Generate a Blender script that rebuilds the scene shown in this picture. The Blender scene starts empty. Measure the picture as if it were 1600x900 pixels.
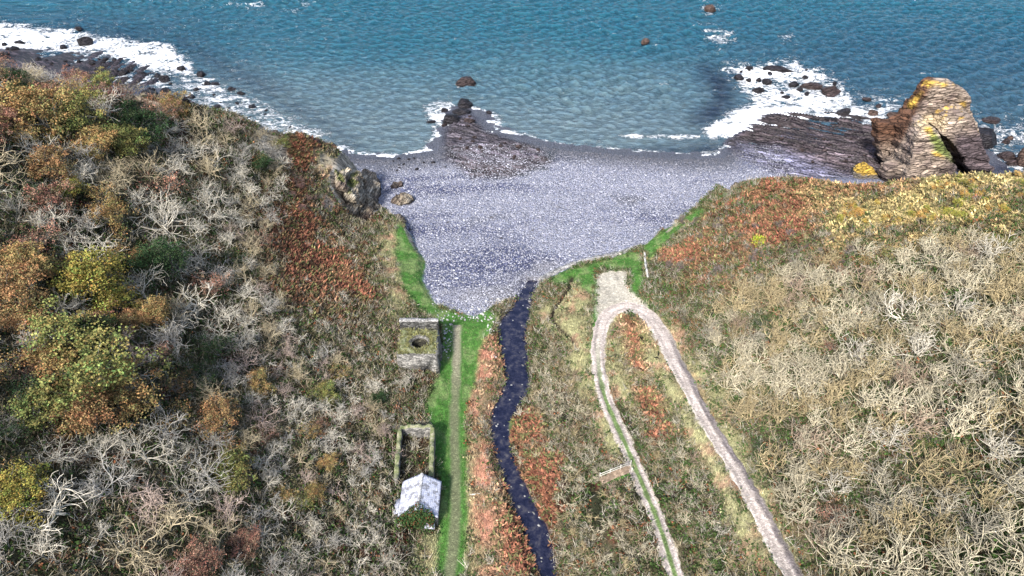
import bpy, math, random
import numpy as np
from mathutils import Vector

rng = np.random.default_rng(7)
random.seed(7)
S = bpy.context.scene
COL = S.collection
R = math.radians

# ------------------------------------------------------------ camera, sky, sun, exposure
CAMH = 100.0
PITCH = 40.0
FPX = 1067.0                       # focal length in pixels of a 1600 wide frame
cam_d = bpy.data.cameras.new('camera')
cam_d.lens = 24.0
cam_d.sensor_width = 36.0
cam_d.clip_end = 20000
cam_d.clip_start = 0.5
cam = bpy.data.objects.new('camera', cam_d)
COL.objects.link(cam)
cam.location = (0, 0, CAMH)
cam.rotation_euler = (R(90 - PITCH), 0, 0)
S.camera = cam

SUN_EL, SUN_AZ = 43.0, 205.0       # azimuth clockwise from +Y (away from the camera)
world = bpy.data.worlds.new('World')
S.world = world
world.use_nodes = True
wn = world.node_tree.nodes
wl_ = world.node_tree.links
bgn = wn['Background']
sky = wn.new('ShaderNodeTexSky')
sky.sky_type = 'NISHITA'
sky.sun_disc = False
sky.sun_elevation = R(SUN_EL)
sky.sun_rotation = R(SUN_AZ)
sky.air_density = 1.0
sky.dust_density = 2.5
wl_.new(sky.outputs[0], bgn.inputs[0])
bgn.inputs[1].default_value = 0.15
sun_d = bpy.data.lights.new('sun', 'SUN')
sun_d.energy = 4.2
sun_d.angle = R(6.0)
sun_d.color = (1.0, 0.955, 0.89)
sun = bpy.data.objects.new('sun', sun_d)
COL.objects.link(sun)
_az, _el = R(SUN_AZ), R(SUN_EL)
_to = Vector((math.sin(_az) * math.cos(_el), math.cos(_az) * math.cos(_el), math.sin(_el)))
sun.rotation_euler = _to.to_track_quat('Z', 'Y').to_euler()
sun.location = (0, 0, 200)
S.view_settings.view_transform = 'Standard'
S.view_settings.look = 'None'
S.view_settings.exposure = 0.88
S.view_settings.gamma = 1.0
S.render.engine = 'CYCLES'
S.cycles.max_bounces = 4
S.cycles.diffuse_bounces = 2
S.cycles.glossy_bounces = 2
S.cycles.transparent_max_bounces = 4

# ------------------------------------------------------------ numeric helpers
cp, sp_ = math.cos(R(PITCH)), math.sin(R(PITCH))

def ray(u, v):
    a = (np.asarray(u, float) - 800) / FPX
    b = (450 - np.asarray(v, float)) / FPX
    return a, cp + b * sp_, -sp_ + b * cp

def P(u, v, h):
    """point of the place at height h seen in direction (u, v)"""
    dx, dy, dz = ray(u, v)
    t = (CAMH - h) / (-dz)
    return np.array([dx * t, dy * t, h + 0 * dx])

def proj(x, y, z):
    z = z - CAMH
    d = y * cp - z * sp_
    d = np.where(d < 1, 1, d)
    up = y * sp_ + z * cp
    return 800 + FPX * x / d, 450 - FPX * up / d

def sm(a, b, x):
    t = np.clip((x - a) / (b - a), 0, 1)
    return t * t * (3 - 2 * t)

def _hash(ix, iy, iz, seed):
    n = (ix.astype(np.int64) * 374761393 + iy.astype(np.int64) * 668265263 + iz.astype(np.int64) * 2147483647 + seed * 974634777)
    n = (n ^ (n >> 13)) * 1274126177
    n = n & 0xffffffff
    n = (n ^ (n >> 16)) & 0xffff
    return n / 65535.0

def vnoise(x, y, z=None, seed=0):
    x = np.asarray(x, float); y = np.asarray(y, float)
    ix = np.floor(x); iy = np.floor(y)
    fx = x - ix; fy = y - iy
    fx = fx * fx * (3 - 2 * fx); fy = fy * fy * (3 - 2 * fy)
    if z is None:
        iz = np.zeros_like(ix)
        a = _hash(ix, iy, iz, seed); b = _hash(ix + 1, iy, iz, seed)
        c = _hash(ix, iy + 1, iz, seed); d = _hash(ix + 1, iy + 1, iz, seed)
        return (a * (1 - fx) + b * fx) * (1 - fy) + (c * (1 - fx) + d * fx) * fy
    z = np.asarray(z, float); iz = np.floor(z); fz = z - iz; fz = fz * fz * (3 - 2 * fz)
    r = 0
    for k, wz in ((0, 1 - fz), (1, fz)):
        a = _hash(ix, iy, iz + k, seed); b = _hash(ix + 1, iy, iz + k, seed)
        c = _hash(ix, iy + 1, iz + k, seed); d = _hash(ix + 1, iy + 1, iz + k, seed)
        r = r + wz * ((a * (1 - fx) + b * fx) * (1 - fy) + (c * (1 - fx) + d * fx) * fy)
    return r

def fbm(x, y, z=None, octv=4, seed=0):
    s = 0; amp = 1; tot = 0; f = 1
    for k in range(octv):
        s = s + amp * vnoise(x * f + 17.3 * k, y * f - 9.1 * k, None if z is None else z * f + 3.3 * k, seed + k)
        tot += amp; amp *= .5; f *= 2.03
    return s / tot - 0.5           # about -0.5..0.5

def sdist(px, py, poly):
    """signed distance to a closed polygon, positive inside"""
    poly = np.asarray(poly, float)
    d = np.full(np.shape(px), 1e9); ins = np.zeros(np.shape(px), bool)
    n = len(poly)
    for i in range(n):
        ax, ay = poly[i]; bx, by = poly[(i + 1) % n]
        ex, ey = bx - ax, by - ay
        t = np.clip(((px - ax) * ex + (py - ay) * ey) / (ex * ex + ey * ey + 1e-9), 0, 1)
        d = np.minimum(d, (px - ax - t * ex) ** 2 + (py - ay - t * ey) ** 2)
        c = ((ay > py) != (by > py))
        with np.errstate(divide='ignore', invalid='ignore'):
            xi = ax + (py - ay) * ex / (ey if ey != 0 else 1e-9)
        ins ^= c & (px < xi)
    d = np.sqrt(d)
    return np.where(ins, d, -d)

def pdist(px, py, line, vals=None):
    """distance to an open polyline; also interpolated values at the nearest point and the signed side"""
    line = np.asarray(line, float)
    d = np.full(np.shape(px), 1e18)
    out = None if vals is None else np.zeros(np.shape(px) + (np.shape(vals)[1],))
    for i in range(len(line) - 1):
        ax, ay = line[i]; bx, by = line[i + 1]
        ex, ey = bx - ax, by - ay
        t = np.clip(((px - ax) * ex + (py - ay) * ey) / (ex * ex + ey * ey + 1e-9), 0, 1)
        q = (px - ax - t * ex) ** 2 + (py - ay - t * ey) ** 2
        m = q < d
        d = np.where(m, q, d)
        if vals is not None:
            v = vals[i][None, :] * (1 - t[..., None]) + vals[i + 1][None, :] * t[..., None]
            out = np.where(m[..., None], v, out)
    d = np.sqrt(d)
    return d if vals is None else (d, out)

def smooth_line(pts, step):
    """Catmull-Rom through pts (n,k), resampled about every step"""
    pts = np.asarray(pts, float)
    q = np.vstack([2 * pts[0] - pts[1], pts, 2 * pts[-1] - pts[-2]])
    out = []
    for i in range(1, len(q) - 2):
        p0, p1, p2, p3 = q[i - 1], q[i], q[i + 1], q[i + 2]
        n = max(2, int(np.linalg.norm((p2 - p1)[:2]) / step))
        for t in np.arange(n) / n:
            out.append(.5 * ((2 * p1) + (-p0 + p2) * t + (2 * p0 - 5 * p1 + 4 * p2 - p3) * t * t + (-p0 + 3 * p1 - 3 * p2 + p3) * t ** 3))
    out.append(pts[-1])
    return np.array(out)

def L3(r, g, b):
    f = lambda c: (c / 255 / 12.92) if c / 255 <= .04045 else ((c / 255 + .055) / 1.055) ** 2.4
    return np.array([f(r), f(g), f(b)])

# ------------------------------------------------------------ object helpers
def setp(o, label=None, cat=None, group=None, kind=None):
    if label: o['label'] = label
    if cat: o['category'] = cat
    if group: o['group'] = group
    if kind: o['kind'] = kind
    return o

def mesh_np(name, V, F, mat=None, col=None, smooth=False, mats=None, midx=None):
    """F: an (m,k) array or a list of such arrays"""
    me = bpy.data.meshes.new(name)
    V = np.asarray(V, np.float32)
    Fs = [f for f in (F if isinstance(F, list) else [F]) if len(f)]
    loops = np.concatenate([np.asarray(f, np.int32).ravel() for f in Fs])
    tot = np.concatenate([np.full(len(f), np.shape(f)[1], np.int32) for f in Fs])
    st = np.concatenate([[0], np.cumsum(tot)[:-1]]).astype(np.int32)
    me.vertices.add(len(V)); me.vertices.foreach_set('co', V.ravel())
    me.loops.add(len(loops)); me.loops.foreach_set('vertex_index', loops)
    me.polygons.add(len(tot)); me.polygons.foreach_set('loop_start', st)
    me.update(calc_edges=True)
    me.validate()
    if col is not None:
        c = np.ones((len(V), 4), np.float32); col = np.asarray(col, np.float32); c[:, :col.shape[1]] = col
        a = me.color_attributes.new('Col', 'FLOAT_COLOR', 'POINT'); a.data.foreach_set('color', c.ravel())
    if mat: me.materials.append(mat)
    if mats:
        for m in mats: me.materials.append(m)
        me.polygons.foreach_set('material_index', np.asarray(midx, np.int32))
    if smooth: me.polygons.foreach_set('use_smooth', np.ones(len(me.polygons), bool))
    return me

def link(name, me, parent=None, loc=(0, 0, 0), rotz=0, scale=None):
    o = bpy.data.objects.new(name, me); COL.objects.link(o)
    o.location = loc; o.rotation_euler = (0, 0, rotz)
    if scale is not None: o.scale = scale if hasattr(scale, '__len__') else (scale,) * 3
    if parent: o.parent = parent
    return o

def attr_add(me, name, vals):
    a = me.attributes.new(name, 'FLOAT', 'POINT'); a.data.foreach_set('value', np.asarray(vals, np.float32))

def grid_faces(nx, ny):
    i = np.arange(nx * ny).reshape(ny, nx)
    return np.stack([i[:-1, :-1], i[:-1, 1:], i[1:, 1:], i[1:, :-1]], -1).reshape(-1, 4)

def box_vf(x0, x1, y0, y1, z0, z1):
    V = np.array([[x, y, z] for z in (z0, z1) for y in (y0, y1) for x in (x0, x1)], float)
    F = np.array([[0, 2, 3, 1], [4, 5, 7, 6], [0, 1, 5, 4], [2, 6, 7, 3], [0, 4, 6, 2], [1, 3, 7, 5]])
    return V, F

def join_vf(parts):
    Vs, Fs, n = [], [], 0
    for V, F in parts:
        Vs.append(V); Fs.append(np.asarray(F) + n); n += len(V)
    return np.vstack(Vs), Fs

# ------------------------------------------------------------ materials
class NT:
    def __init__(s, name):
        s.m = bpy.data.materials.new(name); s.m.use_nodes = True
        s.t = s.m.node_tree; s.b = s.t.nodes['Principled BSDF']
        s.b.inputs['Specular IOR Level'].default_value = 0.25
    def n(s, typ, **kw):
        nd = s.t.nodes.new(typ)
        for k, v in kw.items():
            if k.startswith('i_'): nd.inputs[k[2:].replace('_', ' ')].default_value = v
            else: setattr(nd, k, v)
        return nd
    def l(s, a, b): s.t.links.new(a, b)
    def pos(s, scale=None):
        g = s.n('ShaderNodeNewGeometry').outputs['Position']
        if scale is None: return g
        mp = s.n('ShaderNodeMapping'); mp.inputs['Scale'].default_value = scale
        s.l(g, mp.inputs[0]); return mp.outputs[0]
    def noise(s, vec, scale, detail=3, rough=.55, dist=0):
        nd = s.n('ShaderNodeTexNoise'); nd.inputs['Scale'].default_value = scale; nd.inputs['Detail'].default_value = detail
        nd.inputs['Roughness'].default_value = rough; nd.inputs['Distortion'].default_value = dist
        s.l(vec, nd.inputs['Vector']); return nd
    def voro(s, vec, scale, feature='F1'):
        nd = s.n('ShaderNodeTexVoronoi', feature=feature); nd.inputs['Scale'].default_value = scale
        s.l(vec, nd.inputs['Vector']); return nd
    def ramp(s, fac, stops, interp='LINEAR'):
        nd = s.n('ShaderNodeValToRGB'); cr = nd.color_ramp; cr.interpolation = interp
        while len(cr.elements) < len(stops): cr.elements.new(.5)
        for e, (p, c) in zip(cr.elements, stops):
            e.position = p; e.color = (*c, 1) if hasattr(c, '__len__') else (c, c, c, 1)
        s.l(fac, nd.inputs[0]); return nd.outputs[0]
    def math(s, op, a, b=None, clamp=False):
        nd = s.n('ShaderNodeMath', operation=op, use_clamp=clamp)
        for i, q in enumerate((a, b)):
            if q is None: continue
            if isinstance(q, (int, float)): nd.inputs[i].default_value = q
            else: s.l(q, nd.inputs[i])
        return nd.outputs[0]
    def mix(s, fac, a, b, mode='MIX'):
        nd = s.n('ShaderNodeMix', data_type='RGBA', blend_type=mode)
        for i, q in ((0, fac), (6, a), (7, b)):
            if isinstance(q, (int, float)) and i == 0: nd.inputs[0].default_value = q
            elif isinstance(q, (int, float)): nd.inputs[i].default_value = (q, q, q, 1)
            elif isinstance(q, (tuple, list, np.ndarray)): nd.inputs[i].default_value = (*q, 1)
            else: s.l(q, nd.inputs[i])
        return nd.outputs[2]
    def attr(s, name='Col'):
        return s.n('ShaderNodeAttribute', attribute_name=name)
    def bump(s, h, strength=.5, dist=.1, prev=None):
        nd = s.n('ShaderNodeBump'); nd.inputs['Strength'].default_value = strength; nd.inputs['Distance'].default_value = dist
        s.l(h, nd.inputs['Height'])
        if prev is not None: s.l(prev, nd.inputs['Normal'])
        return nd.outputs[0]
    def done(s, col=None, rough=.9, normal=None):
        if col is not None:
            if isinstance(col, (tuple, list, np.ndarray)): s.b.inputs['Base Color'].default_value = (*col, 1)
            else: s.l(col, s.b.inputs['Base Color'])
        if isinstance(rough, (int, float)): s.b.inputs['Roughness'].default_value = rough
        else: s.l(rough, s.b.inputs['Roughness'])
        if normal is not None: s.l(normal, s.b.inputs['Normal'])
        return s.m

def m_ground():
    t = NT('ground_soil')
    p = t.pos(); c = t.attr().outputs[0]
    a = t.noise(p, 1.3, 5, .65); b = t.noise(p, 7, 3, .6)
    v = t.math('ADD', t.math('MULTIPLY', a.outputs[0], .9), t.math('MULTIPLY', b.outputs[0], .9))
    col = t.mix(1, c, t.ramp(v, [(.5, .45), (.9, 1.0), (1.2, 1.7)]), 'MULTIPLY')
    return t.done(col, .95, t.bump(v, .8, .35))

def m_pebble():
    t = NT('pebble_beach')
    p = t.pos(); c = t.attr().outputs[0]
    wet = t.attr('wet').outputs['Fac']
    d1 = t.noise(p, .9, 2); 
    v1 = t.voro(p, 1.7); v2 = t.voro(p, 3.6); v3 = t.voro(p, .55)
    s1 = t.n('ShaderNodeSeparateColor'); t.l(v1.outputs['Color'], s1.inputs[0])
    s2 = t.n('ShaderNodeSeparateColor'); t.l(v2.outputs['Color'], s2.inputs[0])
    g1 = t.ramp(s1.outputs[0], [(0, .75), (.5, .92), (.8, 1.08), (.95, 1.35), (1, 1.5)])
    g2 = t.ramp(s2.outputs[1], [(0, .55), (.6, .95), (.85, 1.2), (1, 1.9)])
    cell = t.mix(.5, g1, g2)
    gap = t.ramp(v2.outputs['Distance'], [(.0, 1.12), (.35, 1.0), (.55, .68), (.7, .5)])
    col = t.mix(1, t.mix(1, c, cell, 'MULTIPLY'), gap, 'MULTIPLY')
    h = t.math('ADD', t.math('MULTIPLY', v2.outputs['Distance'], -1.0), t.math('MULTIPLY', v1.outputs['Distance'], -1.0))
    rough = t.ramp(wet, [(0, .85), (1, .3)])
    return t.done(col, rough, t.bump(h, 1.0, .35))

def m_rock(name, strata_scale=1.0, tilt=(0, .35, .9), dark=False):
    t = NT(name)
    c = t.attr().outputs[0]
    g = t.n('ShaderNodeNewGeometry').outputs['Position']
    mp = t.n('ShaderNodeVectorRotate', rotation_type='EULER_XYZ'); mp.inputs['Rotation'].default_value = tilt
    t.l(g, mp.inputs[0])
    sc = t.n('ShaderNodeMapping'); sc.inputs['Scale'].default_value = (.5 * strata_scale, .5 * strata_scale, 2.2 * strata_scale); t.l(mp.outputs[0], sc.inputs[0])
    n0 = t.noise(sc.outputs[0], .6, 4, .6, .4)
    v1 = t.voro(sc.outputs[0], 1.0, 'DISTANCE_TO_EDGE'); vc = t.voro(sc.outputs[0], 1.0)
    s1 = t.n('ShaderNodeSeparateColor'); t.l(vc.outputs['Color'], s1.inputs[0])
    blk = t.ramp(s1.outputs[0], [(0, .65), (.6, 1.0), (1, 1.45)])
    crack = t.ramp(v1.outputs['Distance'], [(0, .22), (.06, .8), (.2, 1.05)])
    fine = t.noise(g, 3.5, 4, .7)
    col = t.mix(1, t.mix(1, c, blk, 'MULTIPLY'), crack, 'MULTIPLY')
    col = t.mix(1, col, t.ramp(fine.outputs[0], [(.3, .6), (.5, 1.0), (.7, 1.5)]), 'MULTIPLY')
    h = t.math('ADD', t.math('MULTIPLY', crack, 1.0), t.math('MULTIPLY', n0.outputs[0], .8))
    h = t.math('ADD', h, t.math('MULTIPLY', fine.outputs[0], .5))
    return t.done(col, .5 if dark else .9, t.bump(h, .9, .35))

def m_ledge(ang):
    t = NT('wet_bedded_rock'); c = t.attr().outputs[0]; g = t.pos()
    mp = t.n('ShaderNodeVectorRotate', rotation_type='Z_AXIS'); mp.inputs['Angle'].default_value = -ang; t.l(g, mp.inputs[0])
    w = t.noise(g, .12, 3); wv = t.n('ShaderNodeVectorMath', operation='MULTIPLY_ADD'); t.l(w.outputs['Color'], wv.inputs[0]); wv.inputs[1].default_value = (2, 2, 0); t.l(mp.outputs[0], wv.inputs[2])
    sc = t.n('ShaderNodeMapping'); sc.inputs['Scale'].default_value = (.32, 1.5, .8); t.l(wv.outputs[0], sc.inputs[0])
    v1 = t.voro(sc.outputs[0], 1.0, 'DISTANCE_TO_EDGE'); vc = t.voro(sc.outputs[0], 1.0); s1 = t.n('ShaderNodeSeparateColor'); t.l(vc.outputs['Color'], s1.inputs[0])
    ln = t.n('ShaderNodeMapping'); ln.inputs['Scale'].default_value = (.06, 1.1, .5); t.l(wv.outputs[0], ln.inputs[0]); n1 = t.noise(ln.outputs[0], 1.0, 4, .7)
    col = t.mix(1, c, t.ramp(s1.outputs[0], [(0, .55), (.7, 1.05), (1, 1.9)]), 'MULTIPLY')
    col = t.mix(1, col, t.ramp(v1.outputs['Distance'], [(0, .15), (.09, .8), (.25, 1.05)]), 'MULTIPLY')
    col = t.mix(1, col, t.ramp(n1.outputs[0], [(.35, .3), (.5, 1.0), (.65, 1.6)]), 'MULTIPLY')
    h = t.math('ADD', t.math('MULTIPLY', v1.outputs['Distance'], 1.2), t.math('MULTIPLY', n1.outputs[0], 1.5))
    return t.done(col, .45, t.bump(h, 1.0, .5))

def m_leaf(name, gain=1.0, use_obj=True, var=.5):
    t = NT(name)
    c = t.attr().outputs[0]
    if use_obj:
        oi = t.n('ShaderNodeObjectInfo').outputs['Color']
        c = t.mix(1, c, oi, 'MULTIPLY')
    n = t.noise(t.pos(), 2.2, 3)
    c = t.mix(1, c, t.ramp(n.outputs[0], [(.3, 1 - var), (.5, 1.0 * gain), (.7, (1 + var) * gain)]), 'MULTIPLY')
    return t.done(c, .85)

def m_bark():
    t = NT('lichened_bark')
    oi = t.n('ShaderNodeObjectInfo').outputs['Color']
    c = t.mix(1, t.attr().outputs[0], oi, 'MULTIPLY')
    n = t.noise(t.pos(), 3.0, 3)
    c = t.mix(1, c, t.ramp(n.outputs[0], [(.3, .6), (.5, 1.0), (.7, 1.3)]), 'MULTIPLY')
    return t.done(c, .85)

def m_track(name):
    t = NT(name)
    c = t.attr().outputs[0]; p = t.pos()
    a = t.noise(p, 2.2, 5, .7); v = t.voro(p, 5)
    s1 = t.n('ShaderNodeSeparateColor'); t.l(v.outputs['Color'], s1.inputs[0])
    col = t.mix(1, c, t.ramp(a.outputs[0], [(.3, .6), (.5, 1.0), (.7, 1.35)]), 'MULTIPLY')
    col = t.mix(1, col, t.ramp(s1.outputs[0], [(0, .8), (.8, 1.0), (1, 1.5)]), 'MULTIPLY')
    return t.done(col, .95, t.bump(t.math('ADD', a.outputs[0], v.outputs['Distance']), .6, .12))

def m_stone(name, c0, c1, scale=2.2, bump=.8):
    t = NT(name)
    p = t.pos((1, 1, 1.8)); v = t.voro(p, scale); e = t.voro(p, scale, 'DISTANCE_TO_EDGE')
    s1 = t.n('ShaderNodeSeparateColor'); t.l(v.outputs['Color'], s1.inputs[0])
    n = t.noise(t.pos(), 1.0, 4)
    col = t.ramp(s1.outputs[0], [(0, c0), (1, c1)])
    col = t.mix(1, col, t.ramp(e.outputs['Distance'], [(0, .3), (.12, 1.0)]), 'MULTIPLY')
    col = t.mix(1, col, t.ramp(n.outputs[0], [(.35, .6), (.6, 1.25)]), 'MULTIPLY')
    return t.done(col, .9, t.bump(e.outputs['Distance'], bump, .25))

def m_foamsea():
    t = NT('sea_water')
    p = t.pos(); c = t.attr().outputs[0]
    f = t.attr('foam').outputs['Fac']
    w1 = t.noise(p, .25, 3)
    wp = t.n('ShaderNodeVectorMath', operation='MULTIPLY_ADD')
    t.l(w1.outputs['Color'], wp.inputs[0]); wp.inputs[1].default_value = (3, 3, 3); t.l(p, wp.inputs[2])
    st = t.n('ShaderNodeMapping'); st.inputs['Rotation'].default_value = (0, 0, .25); st.inputs['Scale'].default_value = (.7, 1.25, 1); t.l(wp.outputs[0], st.inputs[0])
    na = t.noise(st.outputs[0], .42, 8, .74, 1.6)
    nb = t.noise(st.outputs[0], .12, 4, .6)
    vo = t.voro(st.outputs[0], .45, 'SMOOTH_F1')
    lace = t.ramp(vo.outputs['Distance'], [(.15, 0), (.6, 1)])
    rg = t.noise(st.outputs[0], .30, 5, .6, 1.0)
    ridge = t.ramp(t.math('ABSOLUTE', t.math('SUBTRACT', rg.outputs[0], .5)), [(0, 1), (.035, .55), (.12, 0)])
    k = t.math('ADD', t.math('MULTIPLY', t.math('SUBTRACT', na.outputs[0], .5), 1.9), t.math('MULTIPLY', ridge, .38))
    k = t.math('ADD', k, t.math('MULTIPLY', t.math('SUBTRACT', nb.outputs[0], .5), 1.3))
    k = t.math('ADD', k, t.math('MULTIPLY', f, .68))
    fm = t.ramp(k, [(.56, 0), (.68, .6), (.84, 1)])
    fm = t.math('MULTIPLY', fm, t.ramp(f, [(.02, 0), (.12, 1)]))
    c2 = t.mix(t.ramp(w1.outputs[0], [(.35, 0), (.7, .35)]), c, t.mix(1, c, (.6, .8, 1.1), 'MULTIPLY'))
    col = t.mix(fm, c2, (.83, .86, .9))
    r = t.ramp(fm, [(0, .10), (1, .8)])
    b1 = t.noise(t.pos((.36, 1.0, 1)), 1.0, 4, .6)
    nrm = t.bump(t.math('ADD', b1.outputs[0], t.math('MULTIPLY', fm, .4)), 1.0, 1.3)
    t.b.inputs['IOR'].default_value = 1.38
    t.b.inputs['Specular IOR Level'].default_value = 0.5
    return t.done(col, r, nrm)
# ------------------------------------------------------------ terrain
CT = [(712,900,8.6),(712,700,7.8),(712,520,7.2),(655,850,9.2),(640,700,9.3),(640,560,8.6),(690,600,7.9),(745,560,6.9),(750,700,7.9),(770,850,8.6),
      (815,480,6.3),(840,640,7.6),(870,850,9.0),(890,600,8.8),(885,750,10.2),(950,860,11.6),(905,900,10.8),
      (880,445,7.3),(900,480,8.5),(915,540,9.2),(960,425,7.8),(970,490,8.8),(1005,415,8.2),(1000,395,7.0),(900,418,6.6),(950,408,6.9),
      (935,560,9.4),(950,620,10.0),(985,720,11.0),(1030,820,12.0),(1055,900,12.8),
      (1040,520,10.4),(1080,620,12.6),(1140,720,14.6),(1200,830,16.6),(1235,900,17.6),(1000,600,10.6),(1040,700,12.2),(1100,800,13.8),(1140,900,14.6),
      (1300,900,21.5),(1450,900,28),(1600,900,33),(1800,900,40),(1300,700,22),(1450,700,29),(1600,700,34),(1800,700,41),
      (1150,550,16),(1300,550,23.5),(1450,550,31),(1600,550,36),(1800,550,43),(1050,420,11.5),(1150,420,18.5),(1300,420,26.5),(1450,420,33),(1600,420,38),
      (1060,370,9.5),(1100,355,13.5),(1200,335,21),(1400,340,31.5),(1600,330,38.5),(1800,330,45),
      (1150,298,17),(1100,325,12),(1200,281,21.5),(1300,284,27.5),(1400,288,32),(1500,275,36.5),(1600,271,38.5),(1750,262,43),
      (600,700,10.6),(500,700,15.2),(400,700,20.5),(200,700,30),(0,700,37),(-200,700,43),(600,900,10.6),(400,900,19.5),(200,900,27.5),(0,900,34),(-200,900,40),
      (600,500,9.6),(500,500,16),(400,500,22),(200,500,32.5),(0,500,40.5),(-200,500,46),(600,420,9.5),(560,380,10.2),(500,400,14.5),(400,400,23),(300,400,29),
      (0,300,46),(200,300,37.5),(400,300,24.5),(500,300,17),(540,345,10.5),(450,250,22.5),(510,270,17.5),(0,180,49.5),(-200,250,54),
      (0,112,49.5),(-200,90,55),(100,130,45.5),(200,155,41.5),(300,186,36.5),(400,207,30.5),(470,220,24.5),(530,250,17),(555,275,12.5),(640,420,7.6),(610,350,8.0),(640,375,6.8),(650,460,7.6)]
CW = [(-150,60,60),(-150,-40,56),(-210,110,62),(150,60,55),(150,-20,52),(220,80,60),(0,10,12.5),(0,-60,16),(-60,-30,42),(60,-30,40),(-40,0,30),(45,0,30),
      (-115,152,46),(-90,165,40),(-60,160,24),(-45,172,12),(66,150,16),(100,125,33),(130,110,42),(10,150,5),(0,180,3),(-20,150,6),(-270,150,60),(0,240,0),(200,200,40),(-200,240,50)]
_c = np.array([P(u, v, h) for u, v, h in CT] + [np.array(c, float) for c in CW])
def _tps_k(r2): return np.where(r2 > 0, .5 * r2 * np.log(np.maximum(r2, 1e-9)), 0)
_n = len(_c)
_sc = 50.0
_x = _c[:, :2] / _sc
_K = _tps_k(((_x[:, None] - _x[None]) ** 2).sum(-1)) + np.eye(_n) * 2e-3
_Pm = np.hstack([np.ones((_n, 1)), _x])
_A = np.block([[_K, _Pm], [_Pm.T, np.zeros((3, 3))]])
_w = np.linalg.solve(_A, np.concatenate([_c[:, 2], np.zeros(3)]))
def tps(x, y):
    s = np.shape(x); x = np.ravel(x) / _sc; y = np.ravel(y) / _sc
    o = _w[_n] + _w[_n + 1] * x + _w[_n + 2] * y
    for i in range(_n): o = o + _w[i] * _tps_k((x - _x[i, 0]) ** 2 + (y - _x[i, 1]) ** 2)
    return o.reshape(s)

def PL(pts): return np.array([P(u, v, h)[:2] for u, v, h in pts])

LAND = np.vstack([[(-600, 215), (-300, 180), (-130, 140), (-98, 131), (-88, 133), (-77, 136), (-66.5, 140), (-58, 144), (-50, 153), (-43, 161)],
    PL([(572,268,1.5),(579,300,2.5),(575,325,3),(562,352,3.5),(575,360,3.5),(600,338,3.7),(642,362,4),(652,385,4.5),(668,410,5),(664,440,5.5),(684,474,6),(740,492,6.4),
        (782,470,6.2),(835,445,6),(860,430,6),(900,412,5.7),(950,402,5.4),(1000,385,5),(1032,357,4.5),(1085,330,3.5),(1120,305,3)]),
    [(61, 144), (69, 133), (76.5, 123), (85, 117.5), (94, 114.5), (120, 111), (300, 115), (600, 140), (600, -400), (-600, -400)]])
WATERLINE = np.vstack([[(-600, 330), (-300, 270)], PL([(v_, w_, 0) for v_, w_ in
    [(0,92),(60,86),(120,92),(190,120),(260,150),(330,180),(420,208),(490,230),(560,247),(620,249),(680,240),(700,200),(720,172),(745,176),(760,205),(870,232),(960,240),(1060,248),(1130,246),
     (1165,222),(1210,196),(1300,216),(1395,212),(1430,200),(1500,215),(1545,245),(1560,270),(1600,285)]]),
    [(150, 150), (220, 140), (320, 150), (600, 175), (600, -400), (-600, -400)]])

RIV_L = [(827,436),(806,470),(785,500),(778,525),(783,560),(790,595),(772,635),(768,665),(772,700),(783,740),(795,780),(815,825),(830,870),(843,910),(858,960)]
RIV_R = [(840,436),(832,470),(826,500),(823,530),(824,565),(828,600),(810,640),(795,660),(797,690),(810,730),(830,780),(852,820),(864,860),(872,910),(885,960)]
def riv_wl(y): return 5.25 + (110 - y) / 66.0 * 2.2
def _rp(u, v):
    h = 6.0
    for _ in range(4):
        p = P(u, v, h); h = riv_wl(p[1])
    return p
rl = smooth_line([_rp(u, v)[:2] for u, v in RIV_L], .8); rr = smooth_line([_rp(u, v)[:2] for u, v in RIV_R], .8)
def resamp(l, n):
    s = np.concatenate([[0], np.cumsum(np.linalg.norm(np.diff(l, axis=0), axis=1))]); q = np.linspace(0, s[-1], n)
    return np.stack([np.interp(q, s, l[:, k]) for k in range(l.shape[1])], 1)
rl = resamp(rl, 120); rr = resamp(rr, 120)
RIVPOLY = np.vstack([rl, rr[::-1]])

def on_L(u, v, h0=10):
    h = h0
    for _ in range(25):
        p = P(u, v, h); h = .5 * h + .5 * float(tps(p[0], p[1]))
    return np.array([p[0], p[1], h])
# the track: up from the bottom of the valley, round the bend and back up the right hand slope
TRK = [(1068,940,30),(1052,890,31),(1030,820,28),(1005,760,27),(985,712,26),(962,660,25),(945,620,24),(936,575,24),(935,535,25),(944,500,26),(962,484,26),(985,480,27),(1012,492,30),(1035,525,31),(1055,565,30),(1080,612,29),(1108,665,29),(1140,716,30),(1172,772,32),(1203,832,35),(1234,892,36),(1262,950,38)]
_t = np.array([list(on_L(u, v)) + [w] for u, v, w in TRK])
_dep = _t[:, 1] * cp - (_t[:, 2] - CAMH) * sp_
_t[:, 3] = _t[:, 3] / FPX * _dep * .5 * .95           # half widths in metres
track_line = smooth_line(_t, .5)
_hh = track_line[:, 2].copy()
for _ in range(30): _hh[1:-1] = .25 * _hh[:-2] + .5 * _hh[1:-1] + .25 * _hh[2:]
track_line[:, 2] = _hh
FAN = PL([(u, v, 8.2) for u, v in [(930,425),(955,420),(982,423),(980,445),(985,462),(1010,482),(1005,500),(960,490),(936,505),(930,480),(934,450)]])
# valley footpath
_f = np.array([list(on_L(u, v)) for u, v in [(714,508),(714,540),(712,600),(710,660),(711,720),(712,780),(709,840),(703,900),(698,960)]])
foot_line = smooth_line(_f, .5)
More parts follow.
